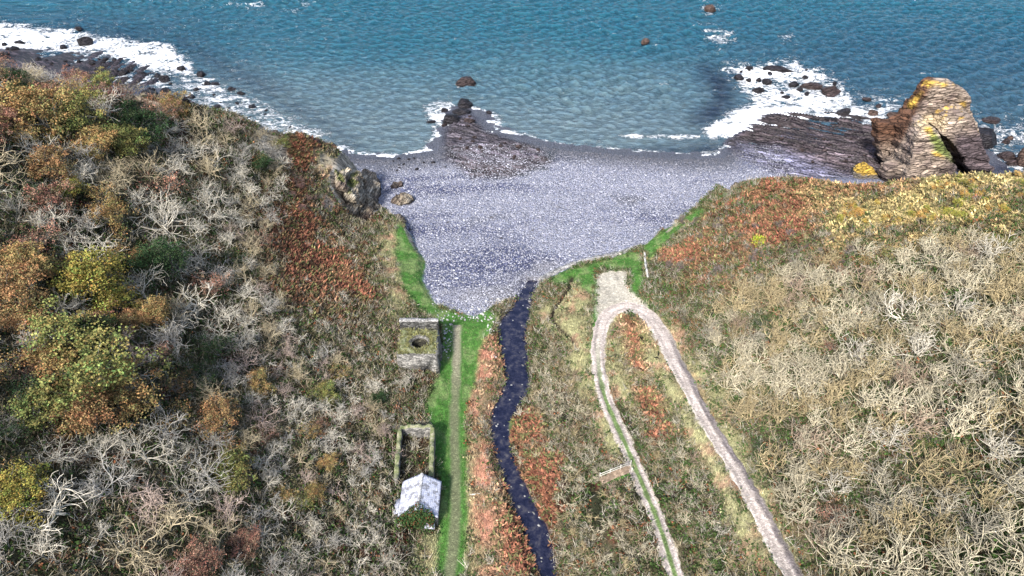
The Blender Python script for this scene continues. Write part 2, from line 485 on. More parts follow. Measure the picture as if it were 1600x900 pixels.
# link path below the fence
_l = np.array([list(on_L(u, v)) for u, v in [(992,730),(975,735),(955,744),(938,752)]])
link_line = smooth_line(_l, .3)
_l2 = np.array([list(on_L(u, v)) for u, v in [(936,754),(930,790),(940,825),(955,860),(965,885)]])
link2_line = smooth_line(_l2, .4)
ditch = smooth_line([on_L(u, v)[:2] for u, v in [(894,430),(890,445),(880,462),(868,478),(862,492),(870,505),(885,520),(900,535)]], .5)

def ledge_mask(x, y, px, py):
    """0..1 where tilted rock beds come out of the shore"""
    a = sdist(px, py, [(1130,222),(1190,176),(1290,158),(1400,186),(1440,215),(1430,290),(1230,290),(1150,250)])
    b = sdist(px, py, [(690,215),(700,180),(735,176),(760,200),(850,232),(868,258),(800,290),(735,290),(690,250)])
    c = sdist(px, py, [(-60,70),(60,72),(150,72),(240,100),(250,130),(200,150),(0,120),(-60,120)])
    m = np.maximum(np.maximum(sm(-6, 14, a), sm(-6, 14, b) * .8), sm(-5, 12, c))
    m = m * sm(.1, .45, .35 + fbm(x * .06, y * .14, seed=62) + m * .35)
    return m

RIDGE = [None]
def height(x, y):
    """ground height, without the small roughness"""
    shp = np.shape(x); x = np.ravel(x).astype(float); y = np.ravel(y).astype(float)
    ds = sdist(x, y, WATERLINE)
    B = np.where(ds > 0, np.minimum(ds * .085, 5.0 + ds * .012), np.maximum(ds * .10, -7))
    near = (y > 60) & (y < 190) & (np.abs(x) < 90)
    B = B + np.where(near, 1, 0) * (fbm(x * .05, y * .12, seed=5) * 1.1 + fbm(x * .2, y * .3, seed=6) * .35) * sm(1, 12, ds)
    px, py = proj(x, y, np.zeros_like(x))
    lm = ledge_mask(x, y, px, py)
    ang = math.atan2(*(PL([(1400, 250, 0)])[0] - PL([(1190, 208, 0)])[0])[::-1])
    cr = -x * math.sin(ang) + y * math.cos(ang); al = x * math.cos(ang) + y * math.sin(ang)
    cr2 = cr + 1.6 * fbm(al * .05, cr * .1, seed=8)
    saw = (cr2 / 2.3) % 1.0
    saw2 = (cr2 / .8) % 1.0
    rid = (saw ** 1.5) * 1.15 * (.2 + 1.5 * vnoise(al * .13, np.floor(cr2 / 2.3) * 3.7, seed=9)) + saw2 * .25
    blk = fbm(al * .5, np.floor(cr2 / .7) * 1.7, seed=10) * .7
    B = B * (1 - lm) + np.where(ds > 0, np.minimum(B, .1 + ds * .035), B * .5) * lm + lm * (rid * 1.3 + blk - .65)
    RIDGE[0] = (saw * .6 + saw2 * .4).reshape(shp)
    d = sdist(x, y, LAND)
    L = tps(x, y)
    w = np.where(x > 50, 12.0, np.where((x < -34) & (y > 130), 5.5, np.where(x < -60, 9.0, 2.2)))
    w = np.where((x > 36) & (x <= 50), 5.0, w)
    t = sm(0, 1, d / w)
    h = B + (np.maximum(L, B + .3) - B) * t
    # crags on the cliff
    cliff = t * (1 - t) * 4
    h = h + cliff * (fbm(x * .45, y * .45, seed=12) * 3.5 + ((x * .8 + y * .5 + 2 * fbm(x * .2, y * .2, seed=13)) % 2.2) * .5 - .5) * sm(2, 8, L - B)
    # gentle relief of the slopes
    h = h + sm(3, 12, d) * fbm(x * .11, y * .11, seed=3) * 1.3 * sm(9, 15, L)
    # track bench
    dd, vv = pdist(x, y, track_line[::3, :2], track_line[::3, 2:4])
    k = 1 - sm(0, 2.0, dd - vv[:, 1] - .4)
    h = h * (1 - k) + vv[:, 0] * k
    for ln, hw in ((foot_line, 1.1), (link_line, .8), (link2_line, .5)):
        dd, vv = pdist(x, y, ln[::3, :2], ln[::3, 2:3]); k = 1 - sm(0, 1.2, dd - hw); h = h * (1 - k) + vv[:, 0] * k
    # dug ditch
    dd = pdist(x, y, ditch[::2]); h = h - 1.1 * (1 - sm(.2, 1.0, dd))
    # river bed
    rd = -sdist(x, y, RIVPOLY[::2]); wl = riv_wl(y)
    msk = (y < 116)
    bed = wl - .45 + .9 * sm(-.6, .8, rd) + np.maximum(rd - 1.0, 0) * 1.6
    h = np.where(msk, np.minimum(h, bed), h)
    return h.reshape(shp)

def axis(a, b, step, lo, hi, grow=1.25):
    core = list(np.arange(a, b + step / 2, step))
    s = step; q = core[0]; left = []
    while q > lo: s *= grow; q -= s; left.append(q)
    s = step; q = core[-1]; right = []
    while q < hi: s *= grow; q += s; right.append(q)
    return np.array(left[::-1] + core + right)

gx = axis(-150, 150, .42, -420, 420); gy = axis(22, 225, .42, -80, 420)
GX, GY = np.meshgrid(gx, gy)
GH0 = height(GX, GY); RID = RIDGE[0]
dl_ = sdist(GX, GY, LAND); ds_ = sdist(GX, GY, WATERLINE)
rough_k = sm(0, 3, dl_)
_td, _tv = pdist(GX.ravel(), GY.ravel(), track_line[::3, :2], track_line[::3, 3:4])
track_d = (_td - _tv[:, 0]).reshape(GX.shape)
foot_d = np.minimum(pdist(GX, GY, foot_line[::3, :2]), pdist(GX, GY, link_line[::3, :2])) - 1.0
riv_d = -sdist(GX, GY, RIVPOLY[::2])
calm = sm(.2, 1.6, track_d) * sm(.1, 1.2, foot_d) * sm(-.3, .8, riv_d)
GH = GH0 + calm * (rough_k * (fbm(GX * .5, GY * .5, seed=21) * .5 + fbm(GX * 1.6, GY * 1.6, seed=22) * .28) + (1 - rough_k) * fbm(GX * 1.3, GY * 1.3, seed=23) * .22)

def H(x, y, g=None):
    g = GH if g is None else g
    x = np.asarray(x, float); y = np.asarray(y, float)
    i = np.clip(np.searchsorted(gx, x) - 1, 0, len(gx) - 2); j = np.clip(np.searchsorted(gy, y) - 1, 0, len(gy) - 2)
    fx = np.clip((x - gx[i]) / (gx[i + 1] - gx[i]), 0, 1); fy = np.clip((y - gy[j]) / (gy[j + 1] - gy[j]), 0, 1)
    return (g[j, i] * (1 - fx) + g[j, i + 1] * fx) * (1 - fy) + (g[j + 1, i] * (1 - fx) + g[j + 1, i + 1] * fx) * fy

def G(u, v, maxt=420):
    """first ground point seen in direction (u, v)"""
    dx, dy, dz = ray(u, v)
    ts = np.arange(40, maxt, .5)
    hit = np.nonzero(CAMH + dz * ts < np.maximum(H(dx * ts, dy * ts), 0))[0]
    t = ts[hit[0]] if len(hit) else maxt
    for _ in range(12):
        e = (CAMH + dz * t) - max(H(dx * t, dy * t), 0); t += e * .5
    return np.array([dx * t, dy * t, float(H(dx * t, dy * t))])

# slope of the ground
gyy, gxx = np.gradient(GH0, gy, gx)
SLOPE = np.sqrt(gxx ** 2 + gyy ** 2)

# ---- what grows where: soft fields in the plane of the ground
def soft(px, py, poly, s, nz=0):
    return sm(-s, s, sdist(px, py, poly) + nz)
ZN = dict(
  rust=[[(455,215),(500,222),(530,250),(520,285),(470,320),(440,290),(440,250)], [(430,330),(470,325),(500,345),(480,360)], [(420,385),(500,380),(550,410),(590,470),(560,490),(520,450),(440,430)],
        [(1130,320),(1190,275),(1340,280),(1450,276),(1600,260),(1600,292),(1450,306),(1340,320),(1310,350),(1220,395),(1120,370)], [(1030,400),(1080,380),(1120,400),(1090,430),(1030,430)],
        [(805,645),(845,640),(862,700),(870,800),(850,850),(830,770),(805,700)], [(735,535),(765,540),(785,600),(760,630),(730,600)], [(780,760),(815,800),(845,900),(780,900),(765,830)],
        [(975,510),(1000,520),(1030,590),(1060,680),(1030,690),(990,600)]],
  gold=[[(1280,335),(1330,322),(1400,318),(1600,300),(1600,345),(1480,355),(1400,350),(1300,370)],[(1440,285),(1600,268),(1600,290),(1450,300)]],
  pale=[[(945,500),(960,500),(990,640),(965,620),(945,560)],[(595,350),(625,350),(640,400),(640,480),(610,500),(590,430)],[(865,470),(900,430),(930,460),(920,520),(950,640),(975,700),(960,720),(915,640),(880,540),(835,500),(840,470)],
        [(735,520),(760,540),(780,610),(765,680),(770,760),(775,900),(725,900),(728,640)],[(1005,500),(1040,560),(1130,720),(1215,900),(1180,900),(1090,720),(1010,580)],[(500,245),(545,250),(570,275),(520,300),(495,320)],[(655,840),(690,830),(690,900),(650,900)],[(1020,460),(1060,520),(1140,620),(1110,640),(1050,540)],[(1050,520),(1080,560),(1210,780),(1260,900),(1240,900),(1080,600)]],
  pink=[[(738,530),(768,538),(782,610),(770,640),(772,760),(775,900),(745,900),(738,700),(728,640)],[(1010,500),(1025,500),(1110,640),(1090,640)]],
  green=[[(620,352),(642,360),(660,385),(669,420),(666,450),(690,482),(730,492),(765,482),(780,500),(750,545),(732,640),(726,900),(682,900),(688,760),(662,640),(684,580),(690,510),(652,482),(628,450),(618,400)],
         [(860,428),(1000,392),(1010,440),(990,470),(1022,478),(1000,476),(984,450),(985,422),(930,420),(926,470),(905,445),(865,448)],[(780,640),(800,640),(795,700),(770,680)],[(935,740),(985,725),(990,745),(940,760)],[(1000,380),(1090,325),(1110,330),(1050,370),(1015,410)],[(928,440),(935,440),(930,600),(922,560)]],
)
WIDE = dict(rust=[[(410,300),(500,300),(590,420),(600,500),(520,490),(410,440),(390,380)],[(1020,410),(1100,330),(1200,280),(1600,270),(1600,350),(1450,380),(1250,420),(1080,460)]], gold=[[(1250,300),(1600,262),(1600,380),(1300,390)]])
def zones(px, py, x, y):
    nz = fbm(x * .16, y * .16, seed=31) * 60 + fbm(x * .6, y * .6, seed=32) * 44
    brk = fbm(x * .22 + 40, y * .22, seed=33) + .5 * fbm(x * .9, y * .9, seed=34)
    out = {}
    for k, pl in ZN.items():
        m = 0
        for q in pl: m = np.maximum(m, soft(px, py, q, 5 if k == 'green' else 16, nz * dict(green=.16, pale=.45, pink=.3, rust=1, gold=1)[k]))
        if k in ('rust', 'gold'):
            for q in WIDE[k]: m = np.maximum(m, .36 * soft(px, py, q, 22, nz))
            m = np.clip(m * (.30 + 1.9 * sm(-.22, .16, brk)), 0, 1)
        elif k == 'pink': m = m * (.25 + .65 * sm(-.25, .1, brk))
        elif k == 'pale': m = m * (.55 + .45 * sm(-.2, .0, brk))
        out[k] = m
    return out
C_GREEN = L3(84, 134, 58) * .62; C_PALE = L3(172, 170, 128) * .75; C_RUST = L3(154, 102, 80) * .70; C_GOLD = L3(188, 170, 118) * .75
C_SCRUB = L3(104, 98, 72) * .75; C_DARK = L3(56, 60, 40) * .6; C_SOIL = L3(120, 98, 80) * .7

def veg_color(px, py, x, y):
    z = zones(px, py, x, y)
    n1 = fbm(x * .12, y * .12, seed=41)[..., None]; n2 = fbm(x * .5, y * .5, seed=42)[..., None]
    c = C_SCRUB + (C_DARK - C_SCRUB) * sm(-.1, .25, n1) + (L3(128, 96, 74) * .7 - C_SCRUB) * sm(.05, .3, n2)
    rgt = (sm(25, 45, x) * .15)[..., None]; c = c * (1 - rgt) + (L3(140, 128, 92) * .72 + (C_SCRUB - L3(140, 128, 92) * .72) * sm(-.05, .3, n1)) * rgt
    pk = sm(-.02, .2, n2 + n1 * .4)
    for k, cc in (('rust', C_RUST * (1 - pk * .6) + L3(130, 108, 78) * .7 * pk * .6), ('pale', C_PALE * (1 - pk) + L3(178, 150, 124) * .72 * pk), ('gold', C_GOLD), ('pink', L3(204, 146, 124) * .72), ('green', C_GREEN * (1 - pk * .35) + C_PALE * pk * .25)):
        w = z[k][..., None]
        c = c * (1 - w) + (cc * (1 + .5 * n2)) * w
    return c, z

PX, PY = proj(GX, GY, GH)
tc, ZG = veg_color(PX, PY, GX, GY)
px0, py0 = proj(GX, GY, np.zeros_like(GX))
C_PEB = L3(166, 170, 192) * .76; C_PEBD = L3(106, 112, 148) * .66; C_LEDGE = L3(104, 92, 98) * .6
pb = C_PEB + (C_PEBD - C_PEB) * (sm(-.05, .3, fbm(GX * .035, GY * .14, seed=51)) * 1.0)[..., None]
wetm = 1 - sm(1.5, 15, ds_ + 6 * fbm(GX * .1, GY * .1, seed=52))
pb = pb * (1 - .62 * wetm[..., None])
dkp = np.maximum(soft(px0, py0, [(955,318),(985,312),(1005,322),(985,334),(962,330)], 6, fbm(GX * .4, GY * .4, seed=58) * 18), .55 * soft(px0, py0, [(720,362),(790,352),(800,360),(740,372)], 6, fbm(GX * .4, GY * .4, seed=59) * 14))[..., None]
pb = pb * (1 - .55 * dkp)
weed = np.maximum(soft(px0, py0, [(720,255),(800,258),(870,240),(860,262),(800,290),(735,285)], 8, fbm(GX * .3, GY * .3, seed=53) * 30), 0)
pb = pb * (1 - weed[..., None] * .75) + L3(30, 48, 42) * .6 * weed[..., None] * .75
lm = ledge_mask(GX, GY, px0, py0)[..., None]
lm_s = (.45 + .9 * RID + .5 * fbm(GX * .4, GY * .4, seed=57))[..., None]
pb = pb * (1 - lm) + C_LEDGE * lm_s * (1 - .45 * wetm[..., None]) * lm
trg = (sm(.45, .05, RID) * .75)[..., None] * lm * (px0 > 1100)[..., None] * sm(.3, .6, vnoise(GX * .12, GY * .12, seed=61))[..., None]
pb = pb * (1 - trg) + L3(128, 136, 176) * .55 * trg
spray = soft(px0, py0, [(1150,225),(1220,235),(1330,285),(1230,285),(1150,262)], 12)[..., None] * .4
pb = pb * (1 - spray) + L3(150, 158, 196) * .6 * spray
white = soft(px0, py0, [(680,490),(740,488),(790,470),(850,432),(870,440),(830,500),(820,470),(790,510),(740,505)], 12, fbm(GX * .5, GY * .5, seed=54) * 20)[..., None] * .5
pb = pb * (1 - white) + L3(190, 188, 186) * .7 * white
lw = sm(-.2, .9, dl_ + fbm(GX * .5, GY * .5, seed=55) * 1.6)[..., None]
rockm = (sm(.95, 1.6, SLOPE) * sm(.05, .6, dl_) * (dl_ < 14) * ((GY > 118)))[..., None]
C_CLIFF = L3(190, 176, 156) * .95
cl = C_CLIFF * (1 + .7 * fbm(GX * .8, GY * .8, seed=56))[..., None]
bank = ((1 - sm(.3, 1.6, riv_d + fbm(GX * .4, GY * .4, seed=63) * 1.5)) * (GY < 112) * .85)[..., None]
land_c = tc * (1 - rockm) + cl * rockm
land_c = land_c * (1 - bank) + L3(112, 100, 96) * .5 * bank
dtc = (1 - sm(.2, .9, pdist(GX, GY, ditch[::2])))[..., None]
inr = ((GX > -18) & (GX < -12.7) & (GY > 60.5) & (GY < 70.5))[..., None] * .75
land_c = land_c * (1 - inr) + L3(58, 48, 38) * .6 * inr  # soil inside the ruin, colour darkened to hold the shade between its walls
land_c = land_c * (1 - dtc) + L3(40, 34, 28) * dtc
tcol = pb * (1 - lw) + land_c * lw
isbeach = (lw[..., 0] < .5)
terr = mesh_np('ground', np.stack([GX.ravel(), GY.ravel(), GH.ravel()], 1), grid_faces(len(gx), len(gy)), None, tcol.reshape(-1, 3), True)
M_GROUND = m_ground(); M_PEB = m_pebble(); M_LEDGE = m_ledge(math.atan2(*(PL([(1400, 250, 0)])[0] - PL([(1190, 208, 0)])[0])[::-1])); M_CLIFF = m_rock('cliff_rock', .5, tilt=(1.1, .3, .6))
for m_ in (M_GROUND, M_PEB, M_LEDGE, M_CLIFF): terr.materials.append(m_)
mi = np.where(isbeach, np.where(lm[..., 0] > .5, 2, 1), np.where(rockm[..., 0] > .5, 3, 0))[:-1, :-1].ravel()
terr.polygons.foreach_set('material_index', mi.astype(np.int32))
attr_add(terr, 'wet', wetm.ravel())
setp(link('ground', terr), 'steep scrubby valley sides running down to a pebble beach', kind='structure')

# ------------------------------------------------------------ sea
sx = axis(-190, 250, .55, -6000, 6000, 1.35); sy = axis(118, 350, .5, 60, 9000, 1.35)
SX, SY = np.meshgrid(sx, sy)
SZ = np.zeros_like(SX)
dsw = -sdist(SX, SY, WATERLINE)
rw = np.random.default_rng(3)
amp = (.35 + .65 * sm(0, 40, dsw)) * (.55 + .8 * vnoise(SX * .022 + .4 * SY * .01, SY * .04, seed=71))
fade = 1 - sm(400, 900, np.hypot(SX, SY))
for k in range(54):
    lam = 1.9 * (9 / 1.9) ** rw.random()
    th = R(-90 + rw.normal(0, 30) + 12)
    kx, ky = math.cos(th) * 2 * math.pi / lam, math.sin(th) * 2 * math.pi / lam
    ph = kx * SX + ky * SY + rw.random() * 6.28 + 2.2 * fbm(SX * .03 + k, SY * .03, seed=60, octv=2)
    SZ += (.026 * lam ** .6) * (1 - np.abs(np.sin(ph / 2)) * 2) * (.5 + vnoise(SX * .04 + 3 * k, SY * .04, seed=70 + k))
swell = np.sin((SY + SX * .12) * 2 * math.pi / 21 + 3 * fbm(SX * .015, SY * .015, seed=64)) * .14
SZ = (SZ + swell) * amp * fade
qx, qy = proj(SX, SY, SZ * 0)
FOAM = [([(-80,22),(0,28),(90,42),(180,55),(262,66),(300,95),(300,118),(240,112),(150,82),(60,80),(-80,84)], 12, 1.0),
        ([(250,100),(320,112),(400,152),(470,190),(530,215),(580,240),(560,250),(470,218),(380,200),(230,140)], 14, .62),
        ([(-80,60),(60,75),(150,80),(250,110),(330,180),(230,150),(0,120),(-80,100)], 12, .5),
        ([(560,238),(620,240),(690,234),(690,246),(620,251),(560,249)], 5, 1.0),
        ([(662,164),(700,158),(728,168),(705,205),(684,236),(672,195)], 9, .85), ([(738,168),(768,170),(795,200),(875,224),(890,246),(800,230),(745,205)], 9, .9),
        ([(1130,98),(1240,88),(1320,125),(1345,160),(1400,160),(1395,200),(1320,190),(1250,185),(1190,212),(1098,214),(1112,190),(1165,160),(1150,120)], 14, .9),
        ([(1100,205),(1120,185),(1180,165),(1250,160),(1270,182),(1200,213),(1110,217)], 8, 1.25),
        ([(1330,130),(1420,150),(1400,215),(1330,205)], 14, .55),
        ([(1140,225),(1240,215),(1330,215),(1300,262),(1200,262),(1060,262),(1050,238)], 12, .62),
        ([(850,236),(1050,244),(1150,262),(1150,270),(850,252)], 9, .38),
        ([(1530,175),(1620,180),(1640,290),(1550,275),(1535,230)], 16, .6),
        ([(1090,35),(1130,30),(1160,60),(1120,70)], 10, .5), ([(1095,4),(1125,4),(1128,16),(1098,18)], 7, .55), ([(1215,52),(1240,50),(1245,66),(1222,68)], 6, .4),
        ([(340,-2),(420,-2),(418,8),(350,8)], 6, .42), ([(1000,56),(1018,56),(1024,68),(1004,68)], 5, .3),
        ([(966,209),(1000,207),(1090,209),(1096,215),(1000,217)], 3.5, .85), ([(880,226),(940,218),(944,222),(884,231)], 3, .55),
        ([(712,128),(748,128),(752,134),(712,136)], 4, .5), ([(1360,190),(1400,200),(1420,215),(1370,215)], 6, .6)]
foam = np.zeros_like(SX)
for pl, s, a in FOAM: foam = np.maximum(foam, a * sm(-s, s, sdist(qx, qy, pl)))
foam = np.maximum(foam, (.75 + .6 * vnoise(SX * .07, SY * .07, seed=69)) * (1 - sm(1.2, 5.0, np.abs(dsw - 1.2))) * (qx > 480) * (qx < 1160))
foam = np.maximum(foam, (SZ > np.percentile(SZ[::4, ::4], 99.6)) * .45 * (SY < 400))
foam = np.maximum(foam, .13 * vnoise(SX * .03, SY * .05, seed=66) * (qx < 520) * sm(-40, 30, 190 - qy))
C_TEAL = L3(34, 100, 120); C_COVE = L3(112, 134, 142); C_DEEP = L3(24, 62, 88); C_NAVY = L3(14, 28, 58); C_MID = L3(46, 100, 124)
tt = sm(40, 210, qy + fbm(SX * .02, SY * .03, seed=67) * 60)[..., None]
wc = C_TEAL * (1 - tt) + C_COVE * tt
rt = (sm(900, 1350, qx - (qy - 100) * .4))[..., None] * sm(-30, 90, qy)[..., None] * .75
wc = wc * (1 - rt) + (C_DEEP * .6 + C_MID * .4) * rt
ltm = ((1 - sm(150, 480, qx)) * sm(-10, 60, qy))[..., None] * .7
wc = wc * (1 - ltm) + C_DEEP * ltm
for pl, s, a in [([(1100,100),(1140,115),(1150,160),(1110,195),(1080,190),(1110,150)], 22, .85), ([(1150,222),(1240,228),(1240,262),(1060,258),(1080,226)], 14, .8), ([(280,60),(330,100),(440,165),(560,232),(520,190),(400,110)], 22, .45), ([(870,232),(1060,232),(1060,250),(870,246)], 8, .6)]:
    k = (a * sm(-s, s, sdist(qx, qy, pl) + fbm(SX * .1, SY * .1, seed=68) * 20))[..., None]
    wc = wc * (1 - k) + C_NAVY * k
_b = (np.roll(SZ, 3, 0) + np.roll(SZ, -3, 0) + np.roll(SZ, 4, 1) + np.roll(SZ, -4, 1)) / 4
wc = wc * .48 * (1 + .45 * sm(.05, .20, (SZ - _b) / amp) - .08 * sm(.0, .12, (_b - SZ) / amp))[..., None]  # light on the wave crests put into the water colour, troughs slightly darker
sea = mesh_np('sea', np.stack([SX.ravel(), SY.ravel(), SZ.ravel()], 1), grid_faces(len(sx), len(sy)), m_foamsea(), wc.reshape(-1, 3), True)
attr_add(sea, 'foam', foam.ravel())
setp(link('sea', sea), 'rippled teal sea breaking in white foam on the rocks', kind='structure')

# ------------------------------------------------------------ river
t_ = NT('river_water'); tn = t_.noise(t_.pos(), .7, 6, .72)
t_.done(t_.ramp(tn.outputs[0], [(.38, (.005, .006, .020)), (.52, (.016, .017, .036)), (.62, (.05, .048, .060)), (.72, (.12, .11, .11))]), .07, t_.bump(tn.outputs[0], .35, .08))
t_.b.inputs['Specular IOR Level'].default_value = .5
k_ = 7; vv = []
ext = (rr - rl) / np.linalg.norm(rr - rl, axis=1)[:, None] * .7
for a, b, e in zip(rl, rr, ext):
    for s in np.linspace(0, 1, k_):
        q = (a - e) * (1 - s) + (b + e) * s; vv.append((q[0], q[1], riv_wl(q[1])))
setp(link('stream', mesh_np('stream', vv, grid_faces(k_, len(rl)), t_.m, None, True)), 'dark stream winding down the valley to the beach', kind='structure')

# ------------------------------------------------------------ track, footpath
def ribbon(name, line, hw, cross, colf, mat, label, lift=.05, jit=.12):
    d = np.gradient(line[:, :2], axis=0); d /= np.linalg.norm(d, axis=1)[:, None] + 1e-9
    nrm = np.stack([d[:, 1], -d[:, 0]], 1)
    hw = np.broadcast_to(hw, (len(line),)); s = np.linspace(-1, 1, cross)
    arc = np.concatenate([[0], np.cumsum(np.linalg.norm(np.diff(line[:, :2], axis=0), axis=1))])
    V, Cc = [], []
    for i in range(len(line)):
        o = s * hw[i]
        j = (vnoise(arc[i] * 1.1, s * 3 + 50, seed=80) - .5) * 2 * jit * (np.abs(s) > .9)
        q = line[i, :2][None] + nrm[i][None] * (o + np.sign(s) * j)[:, None]
        z = np.maximum(H(q[:, 0], q[:, 1]), H(q[:, 0], q[:, 1], GH0)) + lift * (1 - .8 * (np.abs(s) > .99))
        V.append(np.column_stack([q, z])); Cc.append(colf(s, arc[i], q))
    me = mesh_np(name, np.vstack(V), grid_faces(cross, len(line))[:, ::-1], mat, np.vstack(Cc), True)
    return setp(link(name, me), label, kind='structure')
M_TRACK = m_track('stony_track')
C_DIRT = L3(202, 190, 182) * .76; C_GRIT = L3(138, 130, 138) * .6
line_f = np.array(track_line); narc = len(line_f)
def col_track(s, a, q):
    y = q[:, 1]; f = a / tot_arc
    n = fbm(q[:, 0] * .8, q[:, 1] * .8, seed=81)
    base = C_DIRT * (1 - .0) + 0 * s[:, None]
    upper = sm(.56, .66, f)
    grit = (sm(-.7, -.2, -s) * upper * .8)[:, None] if False else (sm(.1, .6, -s * 1.0 + n) * upper * .75)[:, None]
    base = base * (1 - grit) + C_GRIT * .62 * grit
    w = (1 - sm(.22, .40, np.abs(s + .02) + n * .35)) * (1 - sm(.40, .50, f)) * sm(-.05, .15, .42 - f)
    w = w * (1 - .6 * sm(.30, .42, f))
    base = base * (1 - w[:, None]) + (C_GREEN * .6 + C_PALE * .25) * w[:, None]
    base = base * (.72 + .56 * vnoise(a * .35, s * 5 + 20, seed=87))[:, None] * (1 - .34 * np.exp(-((np.abs(s + .12 * math.sin(a * .11)) - .5) / .15) ** 2))[:, None]
    vg = sm(.62, .85, s) * upper * .6
    base = base * (1 - vg[:, None]) + L3(226, 216, 206) * .8 * vg[:, None]
    e = sm(.8, 1.05, np.abs(s) + n * .3)[:, None] * .6
    base = base * (1 - e) + C_PALE * .8 * e
    return base * (1 + .5 * n)[:, None]
tot_arc = float(np.sum(np.linalg.norm(np.diff(line_f[:, :2], axis=0), axis=1)))
ribbon('track', line_f, line_f[:, 3] * 1.0, 13, col_track, M_TRACK, 'pale stony track looping round the hairpin bend', .05, .32)
# turning area beyond the bend
fx = np.arange(FAN[:, 0].min() - .5, FAN[:, 0].max() + .5, .3); fy = np.arange(FAN[:, 1].min() - .5, FAN[:, 1].max() + .5, .3)
FX, FY = np.meshgrid(fx, fy); fd = sdist(FX, FY, FAN) + fbm(FX * 1.2, FY * 1.2, seed=82) * .5
keep = fd > -.9
ii = np.arange(FX.size).reshape(FX.shape); ff = grid_faces(len(fx), len(fy)); ff = ff[keep.ravel()[ff].all(1)]
us = np.unique(ff); remap = np.zeros(FX.size, int); remap[us] = np.arange(len(us))
fe = sm(-.9, .5, fd.ravel()[us])[:, None]
fc = (L3(182, 176, 162) * .78 * (1 + .8 * fbm(FX * 1.5 + FY * .2, FY * .25, seed=83).ravel()[us][:, None])) * fe + C_GREEN * (1 - fe)
setp(link('turning_area', mesh_np('turning_area', np.column_stack([FX.ravel()[us], FY.ravel()[us], np.maximum(H(FX, FY), H(FX, FY, GH0)).ravel()[us] + .035]), remap[ff], M_TRACK, fc, True)), 'worn pale gravel turning area at the head of the bend', kind='structure')
def col_foot(s, a, q):
    n = fbm(q[:, 0] * .8, q[:, 1] * .8, seed=84)
    e = sm(.35, 1.0, np.abs(s) + n * .5)[:, None]
    f = sm(8, 20, a)
    c0 = L3(150, 146, 124) * .75 * (1 - f) + L3(112, 118, 88) * .75 * f
    return (c0 * (1 - e) + C_GREEN * .9 * e) * (1 + .3 * n)[:, None]
ribbon('footpath', foot_line, 1.15, 9, col_foot, M_TRACK, 'worn grassy footpath up the valley floor', .05, .1)
def col_link(s, a, q):
    n = fbm(q[:, 0] * .8, q[:, 1] * .8, seed=85); st = ((a % 1.1) < .25) * 1.0
    return (L3(165, 145, 125) * .6 * (1 + .6 * n))[None, :].T.T if False else (L3(165, 145, 125)[None] * .6 * (1 + .5 * n + .5 * st)[:, None])
ribbon('stepped_path', link_line, .7, 7, col_link, M_TRACK, 'short stepped dirt path below the rail fence', .05, .08)
# ------------------------------------------------------------ evaluated modifiers
def evaluated(V, F, mods):
    me = mesh_np('tmp', V, F)
    o = bpy.data.objects.new('tmp', me); COL.objects.link(o)
    for typ, kw in mods:
        m = o.modifiers.new('m', typ)
        for k, v in kw.items(): setattr(m, k, v)
    dg = bpy.context.evaluated_depsgraph_get(); dg.update()
    e = bpy.data.meshes.new_from_object(o.evaluated_get(dg))
    COL.objects.unlink(o); bpy.data.objects.remove(o); bpy.data.meshes.remove(me)
    return e

def mesh_arrays(me):
    V = np.zeros(len(me.vertices) * 3, np.float32); me.vertices.foreach_get('co', V)
    N = np.zeros(len(me.vertices) * 3, np.float32); me.vertices.foreach_get('normal', N)
    return V.reshape(-1, 3).astype(float), N.reshape(-1, 3).astype(float)

def set_colors(me, col):
    c = np.ones((len(me.vertices), 4), np.float32); c[:, :3] = col
    a = me.color_attributes.new('Col', 'FLOAT_COLOR', 'POINT'); a.data.foreach_set('color', c.ravel())

# ------------------------------------------------------------ the sea stack
M_STACK = m_rock('bedded_sandstone', .62, tilt=(.25, .14, 0))
def slab(outline, yc, ynear, yfar, lean_n=0.0, lean_f=0.0, z0=-3):
    """a leaning slab of rock: its outline at distance yc, thickness ynear..yfar, thinner upwards"""
    pts = []
    for u, v in outline:
        dx, dy, dz = ray(u, v); t = yc / dy
        pts.append((dx * t, CAMH + dz * t))
    pts = np.array(pts); pts[:, 1] = np.maximum(pts[:, 1], z0)
    n = len(pts)
    zc = np.clip(pts[:, 1], 0, None)
    A = np.column_stack([pts[:, 0], yc - ynear + zc * lean_n, pts[:, 1]])
    Bk = np.column_stack([pts[:, 0], yc + yfar - zc * lean_f, pts[:, 1]])
    V = np.vstack([A, Bk])
    import mathutils.geometry as mg
    tri = mg.tessellate_polygon([[Vector((p[0], p[1], 0)) for p in pts]])
    tri = np.array(tri)
    F = [tri, tri[:, ::-1] + n, np.array([[i, (i + 1) % n, (i + 1) % n + n, i + n] for i in range(n)])]
    return V, F
def union_slabs(slabs, vox):
    Vs, T, Q, n = [], [], [], 0
    for V, F in slabs:
        Vs.append(V)
        T += [F[0] + n, F[1] + n]; Q.append(F[2] + n); n += len(V)
    return evaluated(np.vstack(Vs), [np.vstack(T), np.vstack(Q)], [('REMESH', dict(mode='VOXEL', voxel_size=vox, adaptivity=0)), ('SMOOTH', dict(factor=.5, iterations=3))])

